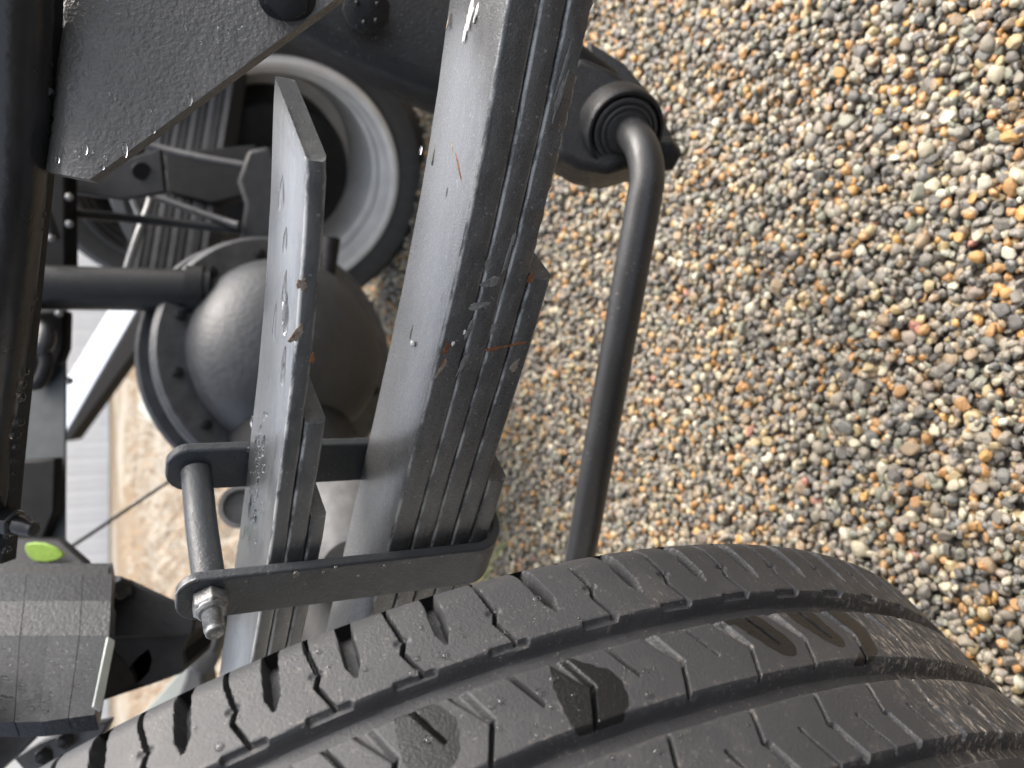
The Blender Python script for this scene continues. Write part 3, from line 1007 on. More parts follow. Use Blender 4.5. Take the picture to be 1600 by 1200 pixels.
for (x, y, rx, ry, mt, ang) in ((472, 445, .0028, .0020, 'tan', 0), (464, 522, .0040, .0022, 'tan', .4), (460, 525, .0022, .0012, 'rust', .4), (488, 560, .0024, .0012, 'rust', 0)):
    patch('rust_spot' if mt == 'rust' else 'clay_smear', onT(x, y, 0.2797), NT_, LV * cos(ang) + UP * sin(ang), rx, ry, M[mt], hl[0], jag=0.3, seed=int(x), h=0.00012)

wd = MB()
for (x, y, rx, ry) in ((446, 450, .010, .0014), (447, 482, .009, .0019), (448, 500, .008, .0021), (445, 560, .007, .0012), (443, 585, .006, .0011), (447, 375, .006, .0007), (441, 300, .008, .0005), (432, 495, .012, .0005), (402, 690, .006, .001), (392, 790, .010, .002), (385, 830, .009, .002)):
    l_guess = 0.082 + (y - 215) / 640 * 0.195
    drop(wd, onZ(x, y, zh(l_guess) + 0.0009), UP, LV, rx, ry, 0.0012)
for _ in range(40):
    y = random.uniform(640, 850); x = 398 - (y - 640) * 0.06 + random.uniform(-6, 22)
    l_guess = 0.082 + (y - 215) / 640 * 0.195
    drop(wd, onZ(x, y, zh(l_guess) + 0.0013), UP, LV, random.uniform(.001, .005), random.uniform(.0004, .001), 0.0009)
tag(wd.build('water_drops', M['water'], helper), kind='stuff')
wd = MB()
for (x, y, rx, ry) in ((700, 300, .003, .0010), (658, 235, .0022, .0008), (735, 18, .0045, .0018), (745, 25, .0035, .0012)):
    l_guess = 0.024 + (y / 850) * 0.26
    drop(wd, onZ(x, y, zts(l_guess) - max(0, l_guess) * 0.006), UP, LV, rx, ry, 0.0009)
tag(wd.build('water_drops', M['water'], main), kind='stuff')
sc_ = pebble_shape(33, 2)
c = onZ(648, 537, zts(0.19) - 0.0012)
pm = MB(); pm.add([c + np.array(v) * 0.0019 + UP * 0.0012 for v in sc_[0]], sc_[1].tolist())
tag(pm.build('stone_chip', M['white_stone']), 'tiny white stone chip resting on the upper leaf of the spring', 'stone')

# ================================================================== SPRING CLIP
clip = thing('spring_clip', V(0.27, 0.297, 0.36), 'dark steel strap clip bolted around both leaf springs', 'bracket')


def clip_bend(n=10, r_in=0.013, th_=0.0048, w=0.0265):
    """U strap: outer plate down, under the pack, inner plate up (in t, z), skewed along l."""
    t_out, t_in, zb, ztp = 0.2765, 0.3395, 0.3545, 0.508
    inner = [(t_out, ztp)]
    for i in range(n + 1):
        q_ = pi + pi / 2 * i / n
        inner.append((t_out + r_in + r_in * cos(q_), zb + r_in + r_in * sin(q_)))
    for i in range(n + 1):
        q_ = 3 * pi / 2 + pi / 2 * i / n
        inner.append((t_in - r_in + r_in * cos(q_), zb + r_in + r_in * sin(q_)))
    inner.append((t_in, ztp))
    ro = r_in + th_
    outer = [(t_out - th_, ztp)]
    for i in range(n + 1):
        q_ = pi + pi / 2 * i / n
        outer.append((t_out + r_in + ro * cos(q_), zb + r_in + ro * sin(q_)))
    for i in range(n + 1):
        q_ = 3 * pi / 2 + pi / 2 * i / n
        outer.append((t_in - r_in + ro * cos(q_), zb + r_in + ro * sin(q_)))
    outer.append((t_in + th_, ztp))
    tips = [0.511, 0.514, 0.5162, 0.5172]
    inner = [(t_out, z) for z in tips[::-1]] + inner + [(t_in, z) for z in tips]
    outer = [(t_out - th_, z) for z in tips[::-1]] + outer + [(t_in + th_, z) for z in tips]
    return inner, outer, w


inner, outer, cw = clip_bend()
m = MB(); k = len(inner)


def cl(t):   # start of the strap along l: the far leg sits a little nearer
    return 0.2845 - (t - 0.2765) / 0.063 * 0.020


vs = []
for (t, z), (t2, z2) in zip(inner, outer):
    for (a_, b_) in ((t, z), (t2, z2)):
        cut = float(np.interp(b_, [0.5075, 0.511, 0.514, 0.5162, 0.5172], [0, 0.0012, 0.0035, 0.0068, 0.0095]))
        vs.append(V(a_, cl(a_) + cut * 0.9, b_)); vs.append(V(a_, cl(a_) + cw - cut, b_))
fs = []
for i in range(k - 1):
    a_ = i * 4; b_ = a_ + 4
    fs += [(a_, a_ + 1, b_ + 1, b_), (a_ + 2, b_ + 2, b_ + 3, a_ + 3), (a_, b_, b_ + 2, a_ + 2), (a_ + 1, a_ + 3, b_ + 3, b_ + 1)]
m.add(vs, fs)
e_ = (k - 1) * 4
m.f += [(0, 2, 3, 1), (e_, e_ + 1, e_ + 3, e_ + 2)]
m.build('strap', M['clip'], clip, sharp=30, bevel=0.0011, seg=3)
MB().tube([V(0.2766 - .0047, cl(.2766) + c_, z_) for c_, z_ in ((.0006, .5095), (.0018, .5122), (.0036, .5145), (.0062, .5163), (.0088, .5172))], .00055, n=8).build('bare_edge', M['zinc'], clip)
zb_ = 0.5030
lb = 0.2975
nutc = V(0.2715, lb, zb_)
m = MB(); m.tube([V(0.2766, lb, zb_ - 0.001), V(0.308, lb - 0.010, zb_), V(0.339, lb - 0.020, zb_)], 0.0075, n=28)
m.build('spacer_tube', M['clip'], clip)
bolt = MB()
prof = [(0, 0.0046)]
for i in range(9):
    z_ = 0.0005 + i * 0.00125
    prof += [(z_, 0.0046), (z_ + 0.0006, 0.0040)]
prof += [(0.0125, 0.0042), (0.0132, 0.0034)]
bolt.lathe(nutc + (-TV) * 0.0085, -TV, prof, n=28)
bo = bolt.build('bolt', M['zinc'], clip, sharp=60)
nm_ = MB()
nm_.lathe(nutc, -TV, [(0, 0.0078), (0.0006, 0.0084), (0.0068, 0.0084), (0.0082, 0.0074), (0.0084, 0.0048)], n=6)
nm_.lathe(nutc + (-TV) * 0.0084, -TV, [(-0.001, 0.0070), (0.0, 0.0070), (0.0013, 0.0058), (0.0015, 0.0044)], n=28)
nm_.build('nut', M['zinc'], bo, sharp=30, bevel=0.0005)
wd = MB()
for (x, y, r_) in ((525, 888, .0016), (463, 898, .0022), (505, 895, .0011), (600, 885, .0014), (560, 900, .0009), (640, 880, .0010), (420, 895, .0012), (690, 870, .0008), (385, 910, .0009)):
    drop(wd, onT(x, y, 0.2715), -TV, LV, r_, r_ * 0.8, r_ * 0.3)
tag(wd.build('water_drops', M['water'], clip), kind='stuff')

# ================================================================== STABILIZER BAR AND ITS ARM
bar = thing('stabilizer_bar', P(960, 560, 0.58), 'bent black round stabilizer bar running above the gravel', 'bar')
path = bez([P(872, 1010, .70), P(905, 875, .645), P(934, 715, .605), P(962, 560, .58), P(988, 415, .56), P(1004, 325, .552), P(1011, 275, .55), P(1003, 232, .556), P(984, 206, .575), P(960, 192, .60)], 10)
MB().tube(path, 0.0122, n=32).build('bar', M['bar'], bar)

arm = thing('axle_arm', P(850, 150, .6), 'black cast axle arm ending in a round bushing above the gravel', 'arm')
# loft of rounded sections: pixel centre, depth, half width in pixels, half thickness in metres
secs = [(120, -190, .54, 66, .03), (330, -90, .56, 62, .03), (450, -25, .58, 72, .03), (560, 38, .595, 72, .032), (680, 88, .605, 76, .034), (800, 128, .612, 78, .036), (880, 158, .618, 78, .030), (930, 182, .620, 70, .022), (955, 195, .62, 50, .016)]
m = MB(); vs = []; n = 24
for i, (x, y, d, hw, ht) in enumerate(secs):
    a_ = secs[max(0, i - 1)]; b_ = secs[min(len(secs) - 1, i + 1)]
    dx, dy = b_[0] - a_[0], b_[1] - a_[1]; ln = math.hypot(dx, dy)
    px_, py_ = -dy / ln, dx / ln
    c = P(x, y, d); u = P(x + px_ * hw, y + py_ * hw, d) - c; w = unit(FWD) * ht
    for j in range(n):
        q_ = 2 * pi * j / n
        cx_, sx_ = cos(q_), sin(q_)
        e = 0.42
        vs.append(c + u * math.copysign(abs(cx_) ** e, cx_) + w * math.copysign(abs(sx_) ** e, sx_))
fs = [(i * n + j, i * n + (j + 1) % n, (i + 1) * n + (j + 1) % n, (i + 1) * n + j) for i in range(len(secs) - 1) for j in range(n)]
fs += [tuple(range(n)), tuple(range((len(secs) - 1) * n, len(secs) * n))[::-1]]
m.add(vs, fs); m.build('casting', M['arm'], arm, sharp=50)
hd = [P(x, y, .579) for x, y in ((868, 120), (905, 84), (960, 108), (1000, 140), (1020, 176), (1022, 225), (1000, 256), (950, 270), (905, 262), (866, 240))]
m = MB(); m.prism([h_ for h_ in hd], FWD * .055)
m.build('bushing_boss', M['arm'], arm, bevel=.006, seg=3)
bc = P(975, 203, .60); bax = -unit(unit(ray(975, 203)) - 0.32 * np.array(RM[0]) * 1.0)
bax = unit(P(1003, 226, .553) - P(960, 190, .60))
m = MB(); m.lathe(P(978, 206, .574), bax, [(-0.02, .0305), (-0.003, .0300), (0.000, .0292), (.0012, .0282), (.0012, .0262), (-.005, .0257)], n=64)
m.build('bushing_housing', M['arm'], arm)
m = MB(); m.lathe(P(978, 206, .574), bax, [(-.006, .0238), (.0005, .0238), (.0016, .0230), (.0016, .0212), (-.0004, .0206), (-.0004, .0194), (.0020, .0188), (.0026, .0176), (.0012, .0168), (.0012, .0150), (.0036, .0146), (.0036, .0110)], n=64)
m.build('rubber_bushing', M['side_rubber'], arm)
m = MB(); m.prism([P(918, 62, .63), P(975, 98, .63), P(1020, 150, .625), (P(1052, 215, .62)), P(1048, 250, .615), P(1010, 262, .615), P(985, 200, .62), P(930, 130, .63)], FWD * 0.012)
m.build('mounting_plate', M['arm'], arm, bevel=0.002)
m = MB(); m.hexhead(P(1036, 236, .61), unit(-ray(1000, 200) - 0.5 * RM[1]), .0135, .012)
m.build('bolt', M['arm'], arm, sharp=30, bevel=0.0008)
m = MB(); m.hexhead(P(572, 12, .555), -unit(ray(572, 12)), .0165, .012, n=10)
for dx, dy in ((-14, -6), (18, -4), (16, 22), (-3, 25)):
    m.lathe(P(572 + dx, 10 + dy, .541), -unit(ray(572, 12)), [(0, .0018), (0.0012, .0016), (.0018, .0006)], n=10)
m.build('bolt', M['arm'], arm, sharp=30, bevel=0.0008)

# ================================================================== HANGER PLATE AND NEAR FRAME RAIL
hang = thing('hanger_plate', P(250, 100, .33), 'textured dark grey hanger plate cut to a slanted point', 'bracket')
cols = [60, 64, 69, 75, 83, 93, 106, 140, 200, 260, 320, 385, 440, 490, 520, 545]
low = lambda x: float(np.interp(x, [60, 66, 75, 138, 142, 385, 490, 545], [252, 260, 268, 281, 280, 100, 24, -16]))
m = MB(); rows = 9; vs = []
for x in cols:
    d = .330 + (x - 60) / 480 * 0.03 + 0.022 * max(0, (118 - x) / 58) ** 2
    for r_ in range(rows):
        y = -240 + (low(x) + 240) * r_ / (rows - 1)
        vs.append(P(x, y, d))
nc = len(cols)
front = [(i * rows + j, i * rows + j + 1, (i + 1) * rows + j + 1, (i + 1) * rows + j) for i in range(nc - 1) for j in range(rows - 1)]
nv = len(vs)
vs2 = vs + [v + FWD * 0.006 for v in vs]
fs = [f for f in front] + [tuple(a_ + nv for a_ in f[::-1]) for f in front]
rim_ = [i * rows + rows - 1 for i in range(nc)]
fs += [(a_, a_ + nv, b_ + nv, b_) for a_, b_ in zip(rim_, rim_[1:])]
lf = [j for j in range(rows)]
fs += [(a_, a_ + nv, b_ + nv, b_) for a_, b_ in zip(lf, lf[1:])]
rt = [(nc - 1) * rows + j for j in range(rows)]
fs += [(a_, b_, b_ + nv, a_ + nv) for a_, b_ in zip(rt, rt[1:])]
tp = [i * rows for i in range(nc)]
fs += [(a_, b_, b_ + nv, a_ + nv) for a_, b_ in zip(tp, tp[1:])]
m.add(vs2, fs); m.build('plate', M['hanger'], hang, sharp=45)
m = MB(); m.lathe(P(448, -8, .3525), -unit(ray(448, 0)), [(-.003, .0125), (0.0, .0125), (0.002, .0120), (0.003, .0105)], n=40)
m.hexhead(P(448, -6, .349), -unit(ray(448, 0)), .0102, .006)
m.build('bolt', M['dark'], hang, sharp=30, bevel=0.0006)
wd = MB()
for (x, y, rx, ry) in ((132, 234, .0026, .0013), (195, 235, .0034, .0011), (296, 157, .0025, .0012), (240, 205, .0009, .0007), (90, 250, .0015, .0008), (160, 262, .0010, .0008)):
    d = .330 + (x - 60) / 480 * 0.03
    drop(wd, P(x, y, d - 0.0003), -FWD, RM[1], rx, ry, 0.0012)
rr_ = random.Random(3)
for i in range(26):
    x = rr_.uniform(105, 380); y = rr_.uniform(20, low(x) - 8); rd_ = rr_.choice([.0004, .0005, .0007, .0009])
    drop(wd, P(x, y, .330 + (x - 60) / 480 * 0.03 - 0.0002), -FWD, RM[1], rd_ * rr_.uniform(1, 1.8), rd_, rd_ * .6)
tag(wd.build('water_drops', M['water'], hang), kind='stuff')

rail = thing('frame_rail', P(10, 400, .36), 'glossy wet black frame rail with hanging water drops', 'frame rail')
rp = bez([P(20, -420, .29), P(18, 60, .325), P(14, 230, .34), P(-2, 450, .37), P(-25, 650, .405), P(-52, 880, .45), P(-150, 1350, .62)], 8)
MB().tube(rp, [0.0150] * len(rp), n=32).build('tube', M['gloss'], rail)
fl = MB(); edge_px = [(70, -40, .318), (66, 100, .33), (60, 230, .342), (46, 380, .362), (36, 500, .38), (24, 620, .40), (13, 740, .42), (2, 880, .45)]
ed_ = bez([P(*e) for e in edge_px], 6)
for a_, b_ in zip(ed_, ed_[1:]):
    pass
fv = []; ff = []
for e in ed_:
    for du, dv in ((-0.006, -.001), (0.0012, -.001), (0.0012, 0.012), (-0.006, 0.012)):
        fv.append(e + RM[0] * du + FWD * dv)
for i in range(len(ed_) - 1):
    for j in range(4):
        ff.append((i * 4 + j, i * 4 + (j + 1) % 4, (i + 1) * 4 + (j + 1) % 4, (i + 1) * 4 + j))
fl.add(fv, ff); fl.build('lip_flange', M['dark'], rail, bevel=0.0005)
wd = MB()
r_ = random.Random(5)
for i in range(44):
    f_ = r_.uniform(0.15, 1.0); e = ed_[int(f_ * (len(ed_) - 1))]
    rad = r_.uniform(0.0011, 0.0030)
    wd.lathe(e + RM[0] * 0.0012 + FWD * r_.uniform(-.001, .002), RM[0], [(-rad * .3, rad * .8), (0, rad), (rad * .5, rad * .95), (rad * 1.0, rad * .7), (rad * 1.35, rad * .3), (rad * 1.45, 0.00001)], n=14)
for i in range(60):
    f_ = r_.uniform(0.3, 1.0); k_ = int(f_ * (len(rp) - 1)); a_ = r_.uniform(-0.3, 1.2)
    nr = unit(-FWD * cos(a_) + RM[0] * sin(a_))
    rad = r_.choice([.0005, .0007, .001, .0013])
    drop(wd, rp[min(k_, 40)] + nr * 0.015 + LV * r_.uniform(-.01, .01), nr, LV, rad * r_.uniform(1, 2), rad, rad * .6)
tag(wd.build('water_drops', M['water'], rail), kind='stuff')
m = MB(); bx_ = unit(RM[0] + 0.25 * RM[1] * -1 - 0.2 * FWD)
m.hexhead(P(6, 812, .43), bx_, .0078, .008)
m.lathe(P(6, 812, .43) + bx_ * .008, bx_, [(0, .0052), (.006, .0052), (.008, .0045), (.0115, .0042), (.0125, .003)], n=24)
m.build('bolt', M['gloss'], rail, sharp=30, bevel=0.0005)

# ================================================================== LOWER LEFT: TAPED BOX AND HOLED BRACKET
tbx = thing('taped_box', P(80, 1000, .52), 'black tape wrapped box with rain beads on its lower face', 'box')
rowy = [[(0.0, 882, 880), (0.55, 0, 0)], ]
Y0 = [(880, .610), (939, .560), (994, .536), (1128, .470)]      # row heights and depths at the left
xr = [176, 173, 170, 148]
seams = [-0.7, 0.25, 0.49, 0.745, 1.0]
seam_bot = [-0.7, 0.15, 0.42, 0.72, 1.0]
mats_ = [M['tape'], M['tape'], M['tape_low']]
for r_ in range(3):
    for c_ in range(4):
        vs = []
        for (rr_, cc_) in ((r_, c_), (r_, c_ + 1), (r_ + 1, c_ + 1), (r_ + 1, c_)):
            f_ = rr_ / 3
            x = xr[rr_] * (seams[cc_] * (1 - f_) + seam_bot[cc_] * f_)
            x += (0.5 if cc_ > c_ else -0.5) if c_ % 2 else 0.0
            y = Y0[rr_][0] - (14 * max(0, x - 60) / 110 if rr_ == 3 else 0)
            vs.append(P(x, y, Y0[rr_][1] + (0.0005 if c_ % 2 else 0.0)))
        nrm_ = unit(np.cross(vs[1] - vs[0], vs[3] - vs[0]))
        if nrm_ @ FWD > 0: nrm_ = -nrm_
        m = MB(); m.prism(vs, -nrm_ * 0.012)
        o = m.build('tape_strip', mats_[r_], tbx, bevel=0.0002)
m = MB()
m.hexa([P(-120, 884, .60), P(170, 884, .60), P(165, 994, .56), P(-120, 994, .56), P(-120, 884, .70), P(160, 884, .70), P(150, 994, .70), P(-120, 994, .70)])
m.build('box_body', M['dark'], tbx)
m = MB(); m.bar(P(173, 999, .527), P(151, 1108, .472), FWD, .003, .0009); m.build('tape_edge', M['tape_edge'], tbx, bevel=0.0005)
wd = MB()
for i in range(75):
    x = random.uniform(2, 146); y = random.uniform(1000, 1112)
    d = .528 - (y - 994) / 134 * .058
    rad = random.choice([.0006, .0008, .0011, .0016])
    drop(wd, P(x, y, d - 0.0004), unit(-FWD - .5 * RM[1]), RM[0], rad * random.uniform(1, 1.8), rad, rad * .38)
tag(wd.build('water_drops', M['water'], tbx), kind='stuff')

hb = thing('holed_bracket', P(230, 1000, .66), 'dark steel bracket with a diamond shaped hole beside the taped box', 'bracket')
m = MB(); m.prism([P(168, 900, .66), P(200, 908, .66), P(300, 955, .66), P(303, 975, .66), P(300, 992, .66), P(168, 996, .64)], FWD * .006)
m.build('bent_flange', M['bracket'], hb, bevel=0.001)
from mathutils.geometry import tessellate_polygon
oloop = [(160, 997, .642), (297, 993, .662), (290, 1003, .660), (284, 1020, .658), (288, 1040, .655), (284, 1052, .653), (240, 1068, .645), (150, 1098, .62)]
hloop = [(232, 1013, .652), (238, 1030, .651), (233, 1050, .648), (222, 1062, .646), (212, 1070, .645), (207, 1052, .646), (201, 1044, .647), (212, 1030, .649)]
o3 = [P(*p) for p in oloop]; h3 = [P(*p) for p in hloop]
tri = tessellate_polygon([[Vector((p[0], p[1], 0)) for p in oloop], [Vector((p[0], p[1], 0)) for p in hloop]])
al_ = o3 + h3; na_ = len(al_)
vs = al_ + [v + FWD * .006 for v in al_]
fs = [tuple(t_) for t_ in tri] + [tuple(i + na_ for i in t_[::-1]) for t_ in tri]
no = len(o3)
fs += [(i, (i + 1) % no, (i + 1) % no + na_, i + na_) for i in range(no)]
nh = len(h3)
fs += [(no + i, no + i + na_, no + (i + 1) % nh + na_, no + (i + 1) % nh) for i in range(nh)]
m = MB(); m.add(vs, fs); m.build('holed_web', M['bracket'], hb, sharp=30)
bk = [p + FWD * .0062 for p in o3]; bk2 = [p + FWD * .060 for p in o3]
m = MB(); m.add(bk + bk2, [tuple(range(no, 2 * no))[::-1]] + [(i, (i + 1) % no, (i + 1) % no + no, i + no) for i in range(no)])
m.build('hole_dark_box', M['beam_dark'], hb, sharp=30)  # closed black box added behind the plate so the hole looks dark
m = MB(); m.hexhead(P(186, 918, .655), unit(-FWD + .8 * RM[0]), .010, .009); m.build('bolt', M['gloss'], hb, bevel=.0006)

sad = thing('spring_saddle', P(320, 1010, .80), 'grey cast spring saddle behind the holed bracket', 'bracket')
m = MB(); m.prism([P(318, 935, .80), P(360, 940, .80), P(345, 1000, .80), P(318, 1060, .80), P(330, 1130, .80), P(262, 1130, .80), P(285, 1062, .80), P(292, 1035, .80), P(296, 1005, .80)], FWD * .035); m.build('cast_leg', M['saddle'], sad, bevel=.005, seg=3)
m = MB(); m.lathe(P(318, 1030, .80), -unit(ray(312, 1040)), [(-.002, .014), (.003, .013), (.006, .007), (.006, .001)], n=24); m.build('boss', M['saddle'], sad)

lb_ = thing('ear_bracket', P(80, 1165, .6), 'wet black bracket with small bolts below the taped box', 'bracket')
m = MB(); m.prism([P(-10, 1128, .62), P(62, 1128, .62), P(60, 1148, .62), P(30, 1178, .62), P(-10, 1215, .62)], FWD * .01); m.build('ear', M['gloss'], lb_, bevel=.001)
m = MB(); m.prism([P(20, 1185, .64), P(60, 1162, .64), P(130, 1135, .645), P(170, 1128, .65), P(160, 1150, .65), P(110, 1190, .64), P(60, 1230, .64)], FWD * .012); m.build('arm', M['housing'], lb_, bevel=.0015)
m = MB()
for (x, y) in ((102, 1158), (68, 1182)):
    m = MB(); m.hexhead(P(x, y, .64), -unit(ray(x, y)), .007, .006); m.build('bolt', M['gloss'], lb_, bevel=.0005)

# ================================================================== BEHIND: DIFFERENTIAL, SHAFT, FAR SUSPENSION
dif = thing('differential_housing', P(440, 550, 1.05), 'grey domed differential housing with a bolted flange ring', 'differential')
dn = unit(0.62 * RM[0] + 0.16 * RM[1] - 0.77 * FWD)
dc = P(443, 556, 1.05)
m = MB(); m.lathe(dc, dn, [(a_ * 1.11, b_ * 1.11) for a_, b_ in [(-.120, .085), (-.090, .110), (-.060, .126), (-.052, .150), (-.046, .153), (-.041, .150), (-.040, .134), (-.022, .134), (-.014, .146), (-.006, .147), (0.0, .142), (.001, .134)]], n=80); m.build('carrier_shell', M['housing'], dif)
m = MB(); m.lathe(dc, dn, [(a_ * 1.11, b_ * 1.11) for a_, b_ in [(-.004, .1345), (-.001, .1335), (.0, .112)]], n=80); m.build('flange_ring', M['beam_dark'], dif)
m = MB(); m.lathe(dc, dn, [(a_ * 1.11, b_ * 1.11) for a_, b_ in [(-.002, .1135), (.016, .113), (.036, .108), (.058, .096), (.078, .074), (.092, .044), (.097, .001)]], n=80); m.build('cover_dome', M['dome'], dif)
a_, u_, w_ = frame(dn)
for i in range(12):
    q_ = 2 * pi * i / 12 + .2
    m = MB(); m.hexhead(dc + (u_ * cos(q_) + w_ * sin(q_)) * .137, dn, .0072, .006); m.build('flange_bolt', M['dark'], dif, bevel=.0006)
# axle tube towards the near wheel
pA = P(432, 610, 1.02); pB = V(0.10, 0.60, 0.30)
axp = [P(430, 600, 1.16), P(450, 672, 1.06), P(475, 760, .92), P(500, 900, .84), P(560, 1090, .74)]
MB().tube(bez(axp, 6), [.088] * 6 + list(np.linspace(.086, .066, 6)) + list(np.linspace(.064, .054, 13)), n=40).build('axle_tube', M['dark'], dif)
m = MB(); m.lathe(P(533, 838, .80), unit(P(533, 838, .80) - P(505, 760, .9)), [(-.06, .030), (-.045, .048), (-.02, .056), (.01, .056), (.04, .046), (.06, .03)], n=40); m.build('sheen_ball', M['saddle'], dif)  # paler ball added for the sky reflection on the axle
m = MB(); m.lathe(P(376, 792, .80), unit(RM[0] * .3 - FWD + RM[1] * .3), [(-.01, .016), (0, .0215), (.003, .0215), (.003, .017), (-.006, .016)], n=36); m.build('pale_ring', M['saddle'], dif)

sh_ = thing('drive_shaft', P(180, 452, .95), 'thick black tube reaching down to the differential', 'shaft')
MB().tube([P(-60, 447, .93), P(120, 450, .96), P(330, 455, 1.0)], .0262, n=32).build('tube', M['arm'], sh_)
MB().lathe(P(292, 454, .992), unit(P(330, 455, 1.0) - P(120, 450, .96)), [(0, .027), (0, .031), (.02, .031), (.02, .027)], n=32).build('collar', M['dark'], sh_)


def far_wheel(name, c, Rt, label, flip=1, white=True):
    g = thing(name, (c[0], c[1], 0), label, 'wheel', 'wheels seen under the truck')
    a = -TV * flip
    prof = [(.075, Rt * .77), (.085, Rt * .84), (.085, Rt * .92), (.068, Rt * .985), (.03, Rt), (-.03, Rt), (-.07, Rt * .985), (-.085, Rt * .92), (-.085, Rt * .84), (-.075, Rt * .77)]
    m = MB(); m.lathe(c, a, prof, n=96, closed=False); m.f = [f for f in m.f if len(f) == 4]; m.build('tyre', M['far_rubber'], g)
    wm = M['white_rim'] if white else M['grey']
    m = MB(); m.lathe(c, a, [(.074, Rt * .785), (.083, Rt * .77), (.085, Rt * .745), (.080, Rt * .715), (.064, Rt * .70), (.058, Rt * .675), (.040, Rt * .665), (.034, Rt * .64), (-.02, Rt * .615), (-.03, Rt * .585), (-.065, Rt * .57), (-.065, Rt * .4), (-.05, Rt * .25), (-.05, .001)], n=96)
    m.f = [f for f in m.f if len(f) == 4 or len(f) == 3]; m.build('rim', wm, g)
    m = MB(); m.lathe(c, a, [(-.05, Rt * .49), (.02, Rt * .49), (.04, Rt * .46), (.048, Rt * .38), (.055, Rt * .22), (.09, Rt * .16), (.10, .001)], n=48); m.build('brake_drum', M['dark'], g)
    return g


far_wheel('road_wheel', P(425, 262, 1.42), 0.268, 'far wheel with a white rim glimpsed between the two springs')
g = far_wheel('road_wheel', P(262, 268, 2.1), 0.30, 'blurred dark tyre behind the thin brake pipe at far left', white=False)

fs_ = thing('leaf_spring', P(300, 260, 1.22), 'blurred striped leaf spring pack on the far side of the truck', 'leaf spring')
dsp = LV * 1.0
NLEAF = 10
for i in range(NLEAF):
    x0 = 277 + i * 11.5; x1 = 208 + i * 13.0
    st = 60 if i < 9 else 60
    a_ = P(x0, 60, 1.27); b_ = P(x1, 440 - (i > 7) * 18, 1.22)
    m = MB(); m.bar(a_, b_, FWD, .026, .0052); m.build('leaf', M['grey'] if i % 2 else M['dark'], fs_, bevel=.0012)
m = MB(); m.bar(P(300, 150, 1.232), P(296, 192, 1.232), FWD, .004, .004); m.build('slot', M['beam_dark'], fs_)
m = MB(); m.prism([P(255, 238, 1.20), P(400, 225, 1.20), P(405, 300, 1.19), P(330, 318, 1.19), P(262, 300, 1.2)], FWD * .03); m.build('axle_seat', M['beam_dark'], fs_, bevel=.003)
ub = thing('spring_u_bolt', P(225, 350, 1.15), 'bright U shaped bolt rod hooked round the far spring', 'bolt')
MB().tube(bez([P(200, 418, 1.16), P(215, 372, 1.15), P(236, 312, 1.15), P(226, 303, 1.15), P(210, 310, 1.16), P(222, 342, 1.17)], 6), .006, n=12).build('rod', M['zinc'], ub)
bp = thing('brake_pipe', P(240, 350, 1.1), 'thin dark brake pipe crossing in front of the far spring', 'pipe', 'brake pipes under the truck')
MB().tube(bez([P(50, 332, 1.0), P(130, 335, 1.05), P(240, 345, 1.1), P(380, 360, 1.12)], 6), .0062, n=12).build('pipe', M['dark'], bp)
bp = thing('brake_pipe', P(300, 330, 1.1), 'pale slanting pipe leading from the rod to the differential', 'pipe', 'brake pipes under the truck')
MB().tube(bez([P(236, 304, 1.13), P(300, 328, 1.12), P(350, 345, 1.11), P(374, 352, 1.1)], 6), .0052, n=12).build('pipe', M['grey'], bp)
bp = thing('brake_pipe', P(300, 240, 1.12), 'grey horizontal pipe below the slotted far leaves', 'pipe', 'brake pipes under the truck')
MB().tube(bez([P(215, 220, 1.14), P(250, 232, 1.14), P(320, 248, 1.13), P(400, 262, 1.12)], 6), .006, n=12).build('pipe', M['grey'], bp)
kn = thing('steering_knuckle', P(405, 330, 1.1), 'blurred grey steering knuckle between the far wheel and the differential', 'knuckle')
m = MB(); m.prism([P(x, y, 1.11) for x, y in ((385, 232), (420, 226), (440, 260), (436, 330), (446, 408), (392, 412), (372, 372), (380, 318), (368, 282))], FWD * .05); m.build('body', M['dark'], kn, bevel=.008, seg=3)
m = MB(); m.tube([P(518, 372, 1.08), P(512, 430, 1.08)], [.012, .010], n=16); m.build('link', M['dark'], kn)
lamp = thing('amber_lamp', P(475, 118, 2.0), 'small blurred amber marker lamp above the helper spring tip', 'lamp')
m = MB(); m.prism([P(466, 100, 2.0), P(478, 104, 2.0), P(497, 130, 2.0), P(490, 142, 2.0), P(476, 128, 2.0)], FWD * .03); m.build('lens', M['amber'], lamp, bevel=.004)

# far frame rail with rivets
fr = thing('frame_rail', P(60, 600, 1.1), 'dull green grey frame rail with bright rivets at far left', 'frame rail')
m = MB(); m.hexa([P(-260, 470, 1.05), P(105, 470, 1.05), P(105, 470, 1.09), P(-260, 470, 1.09), P(-260, 905, .98), P(103, 905, .98), P(103, 905, 1.02), P(-260, 905, 1.02)])
m.build('web', M['green_grey'], fr, bevel=.003)
for (x, y, r_) in ((75, 648, 5), (69, 668, 5), (79, 697, 5), (62, 725, 5), (108, 595, 5)):
    k_ = 1.065 - (y - 470) / 435 * .07
    m = MB(); m.lathe(P(x, y, k_ - 0.012), -unit(ray(x, y)), [(-.004, .0048), (.001, .0045), (.003, .003), (.004, .0005)], n=14); m.build('rivet', M['zinc'], fr)
m = MB(); m.prism([P(30, 720, .99), P(86, 716, .98), P(84, 800, .97), P(60, 860, .97), P(20, 850, .97)], FWD * .02); m.build('gusset', M['beam_dark'], fr, bevel=.003)
m = MB(); m.lathe(P(50, 568, 1.02), -unit(ray(50, 568)), [(0, .030), (.01, .030), (.018, .022), (.02, .012), (.02, .001)], n=30); m.build('boss', M['dark'], fr)
ps = MB()
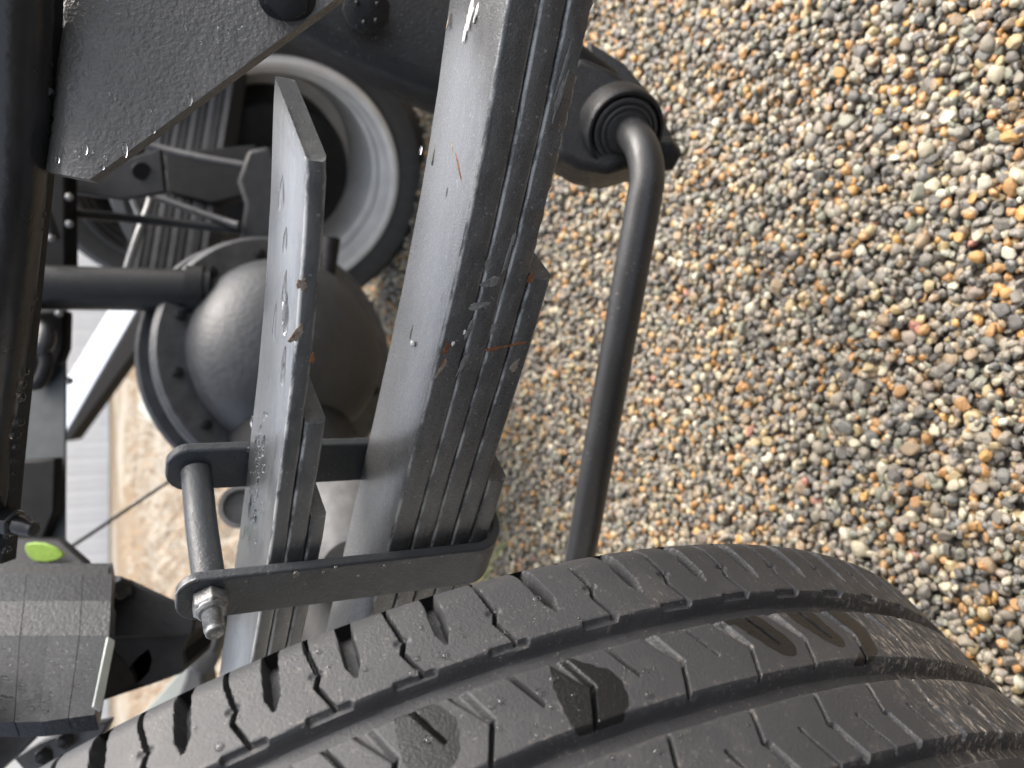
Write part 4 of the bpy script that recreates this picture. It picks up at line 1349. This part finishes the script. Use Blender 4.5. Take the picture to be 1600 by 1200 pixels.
ps.prism([P(10, 842, .80), P(92, 842, .80), P(135, 880, .78), P(130, 915, .76), P(-10, 915, .76)], FWD * .01)
xm = thing('cross_member', P(60, 880, .78), 'dark cross member carrying a lime green paint dab', 'frame member')
ps.build('plate', M['dark'], xm, bevel=.002)
gl = [(38, 857), (40, 850), (52, 848), (68, 849), (84, 855), (97, 864), (99, 869), (90, 875), (72, 879), (54, 877), (44, 870)]
m = MB(); m.prism([P(x, y, .775) for x, y in gl], FWD * .004); m.build('paint_dab', M['lime'], xm, bevel=.0012)

# dark bits between the frame rails
hs = thing('hose_bundle', P(60, 330, .9), 'dark hoses and fittings with bright water beads behind the wet rail', 'hoses')
m = MB(); m.prism([P(-40, 250, 1.0), P(102, 250, 1.0), P(104, 425, 1.0), P(-40, 425, 1.0)], FWD * .03); m.build('bracket', M['beam_dark'], hs, bevel=.004)
m = MB(); m.tube(bez([P(20, 500, .95), P(60, 545, .93), P(72, 520, .93), P(40, 490, .95)], 6), .010, n=14); m.build('hose', M['gloss'], hs)
m = MB(); m.tube(bez([P(30, 560, .93), P(55, 600, .93), P(72, 570, .93), P(66, 535, .93)], 6), .008, n=14); m.build('hose', M['dark'], hs)
m = MB(); m.tube(bez([P(40, 300, .93), P(62, 290, .93), P(70, 330, .93), P(85, 372, .95)], 6), .007, n=14); m.build('hose', M['gloss'], hs)
m = MB(); m.prism([P(30, 485, .98), P(102, 485, .98), P(100, 545, .98), P(90, 570, .98), P(30, 560, .98)], FWD * .02); m.build('clamp', M['beam_dark'], hs, bevel=.004)
wd = MB()
for (x, y) in ((108, 308), (108, 350), (80, 372), (66, 340), (92, 490), (75, 510), (68, 512)):
    wd.lathe(P(x, y, .94), -unit(ray(x, y)), [(0, .0045), (.002, .0042), (.004, .002), (.0045, .0001)], n=12)
tag(wd.build('water_drops', M['zinc'], hs), kind='stuff')
ib = thing('web_bracket', P(190, 270, 1.05), 'black inner bracket with an oval hole under the hanger plate tip', 'bracket')
m = MB(); m.prism([P(105, 275, 1.05), P(250, 232, 1.05), P(258, 300, 1.05), P(190, 312, 1.05), P(105, 300, 1.05)], FWD * .01); m.build('web', M['dark'], ib, bevel=.002)
m = MB(); m.lathe(P(221, 267, 1.047), -unit(ray(221, 267)), [(0, .012), (.002, .011), (.002, .001)], n=16); m.build('plug', M['beam_dark'], ib)

# cable and beam in the yard
cb = thing('thin_cable', P(180, 810, 1.3), 'thin dark cable slanting across the bright yard', 'cable')
MB().tube(bez([P(70, 880, 1.25), P(130, 842, 1.3), P(200, 795, 1.35), P(290, 735, 1.4)], 5), .0030, n=10).build('cable', M['dark'], cb)
be = thing('trailer_beam', P(160, 575, 3.0), 'pale blue grey beam with a black lower flange in the yard', 'beam')
a_, b_ = P(196, 470, 3.1), P(84, 680, 2.9)
m = MB(); m.prism([P(178, 470, 3.1), P(222, 470, 3.1), P(95, 690, 2.9), P(45, 690, 2.9)], FWD * .05); m.build('web', M['beam_light'], be, bevel=.004)
m = MB(); m.prism([P(224, 470, 3.08), P(268, 470, 3.08), P(110, 688, 2.88), P(97, 690, 2.88)], FWD * .08); m.build('flange', M['beam_dark'], be, bevel=.004)
pl = thing('timber_rail', P(240, 1100, 2.2), 'pale painted rail on the ground seen below the holed bracket', 'rail')
MB().bar(P(180, 1190, 2.2), P(330, 1020, 2.2), FWD, .05, .028).build('plank', M['board'], pl, bevel=.003)
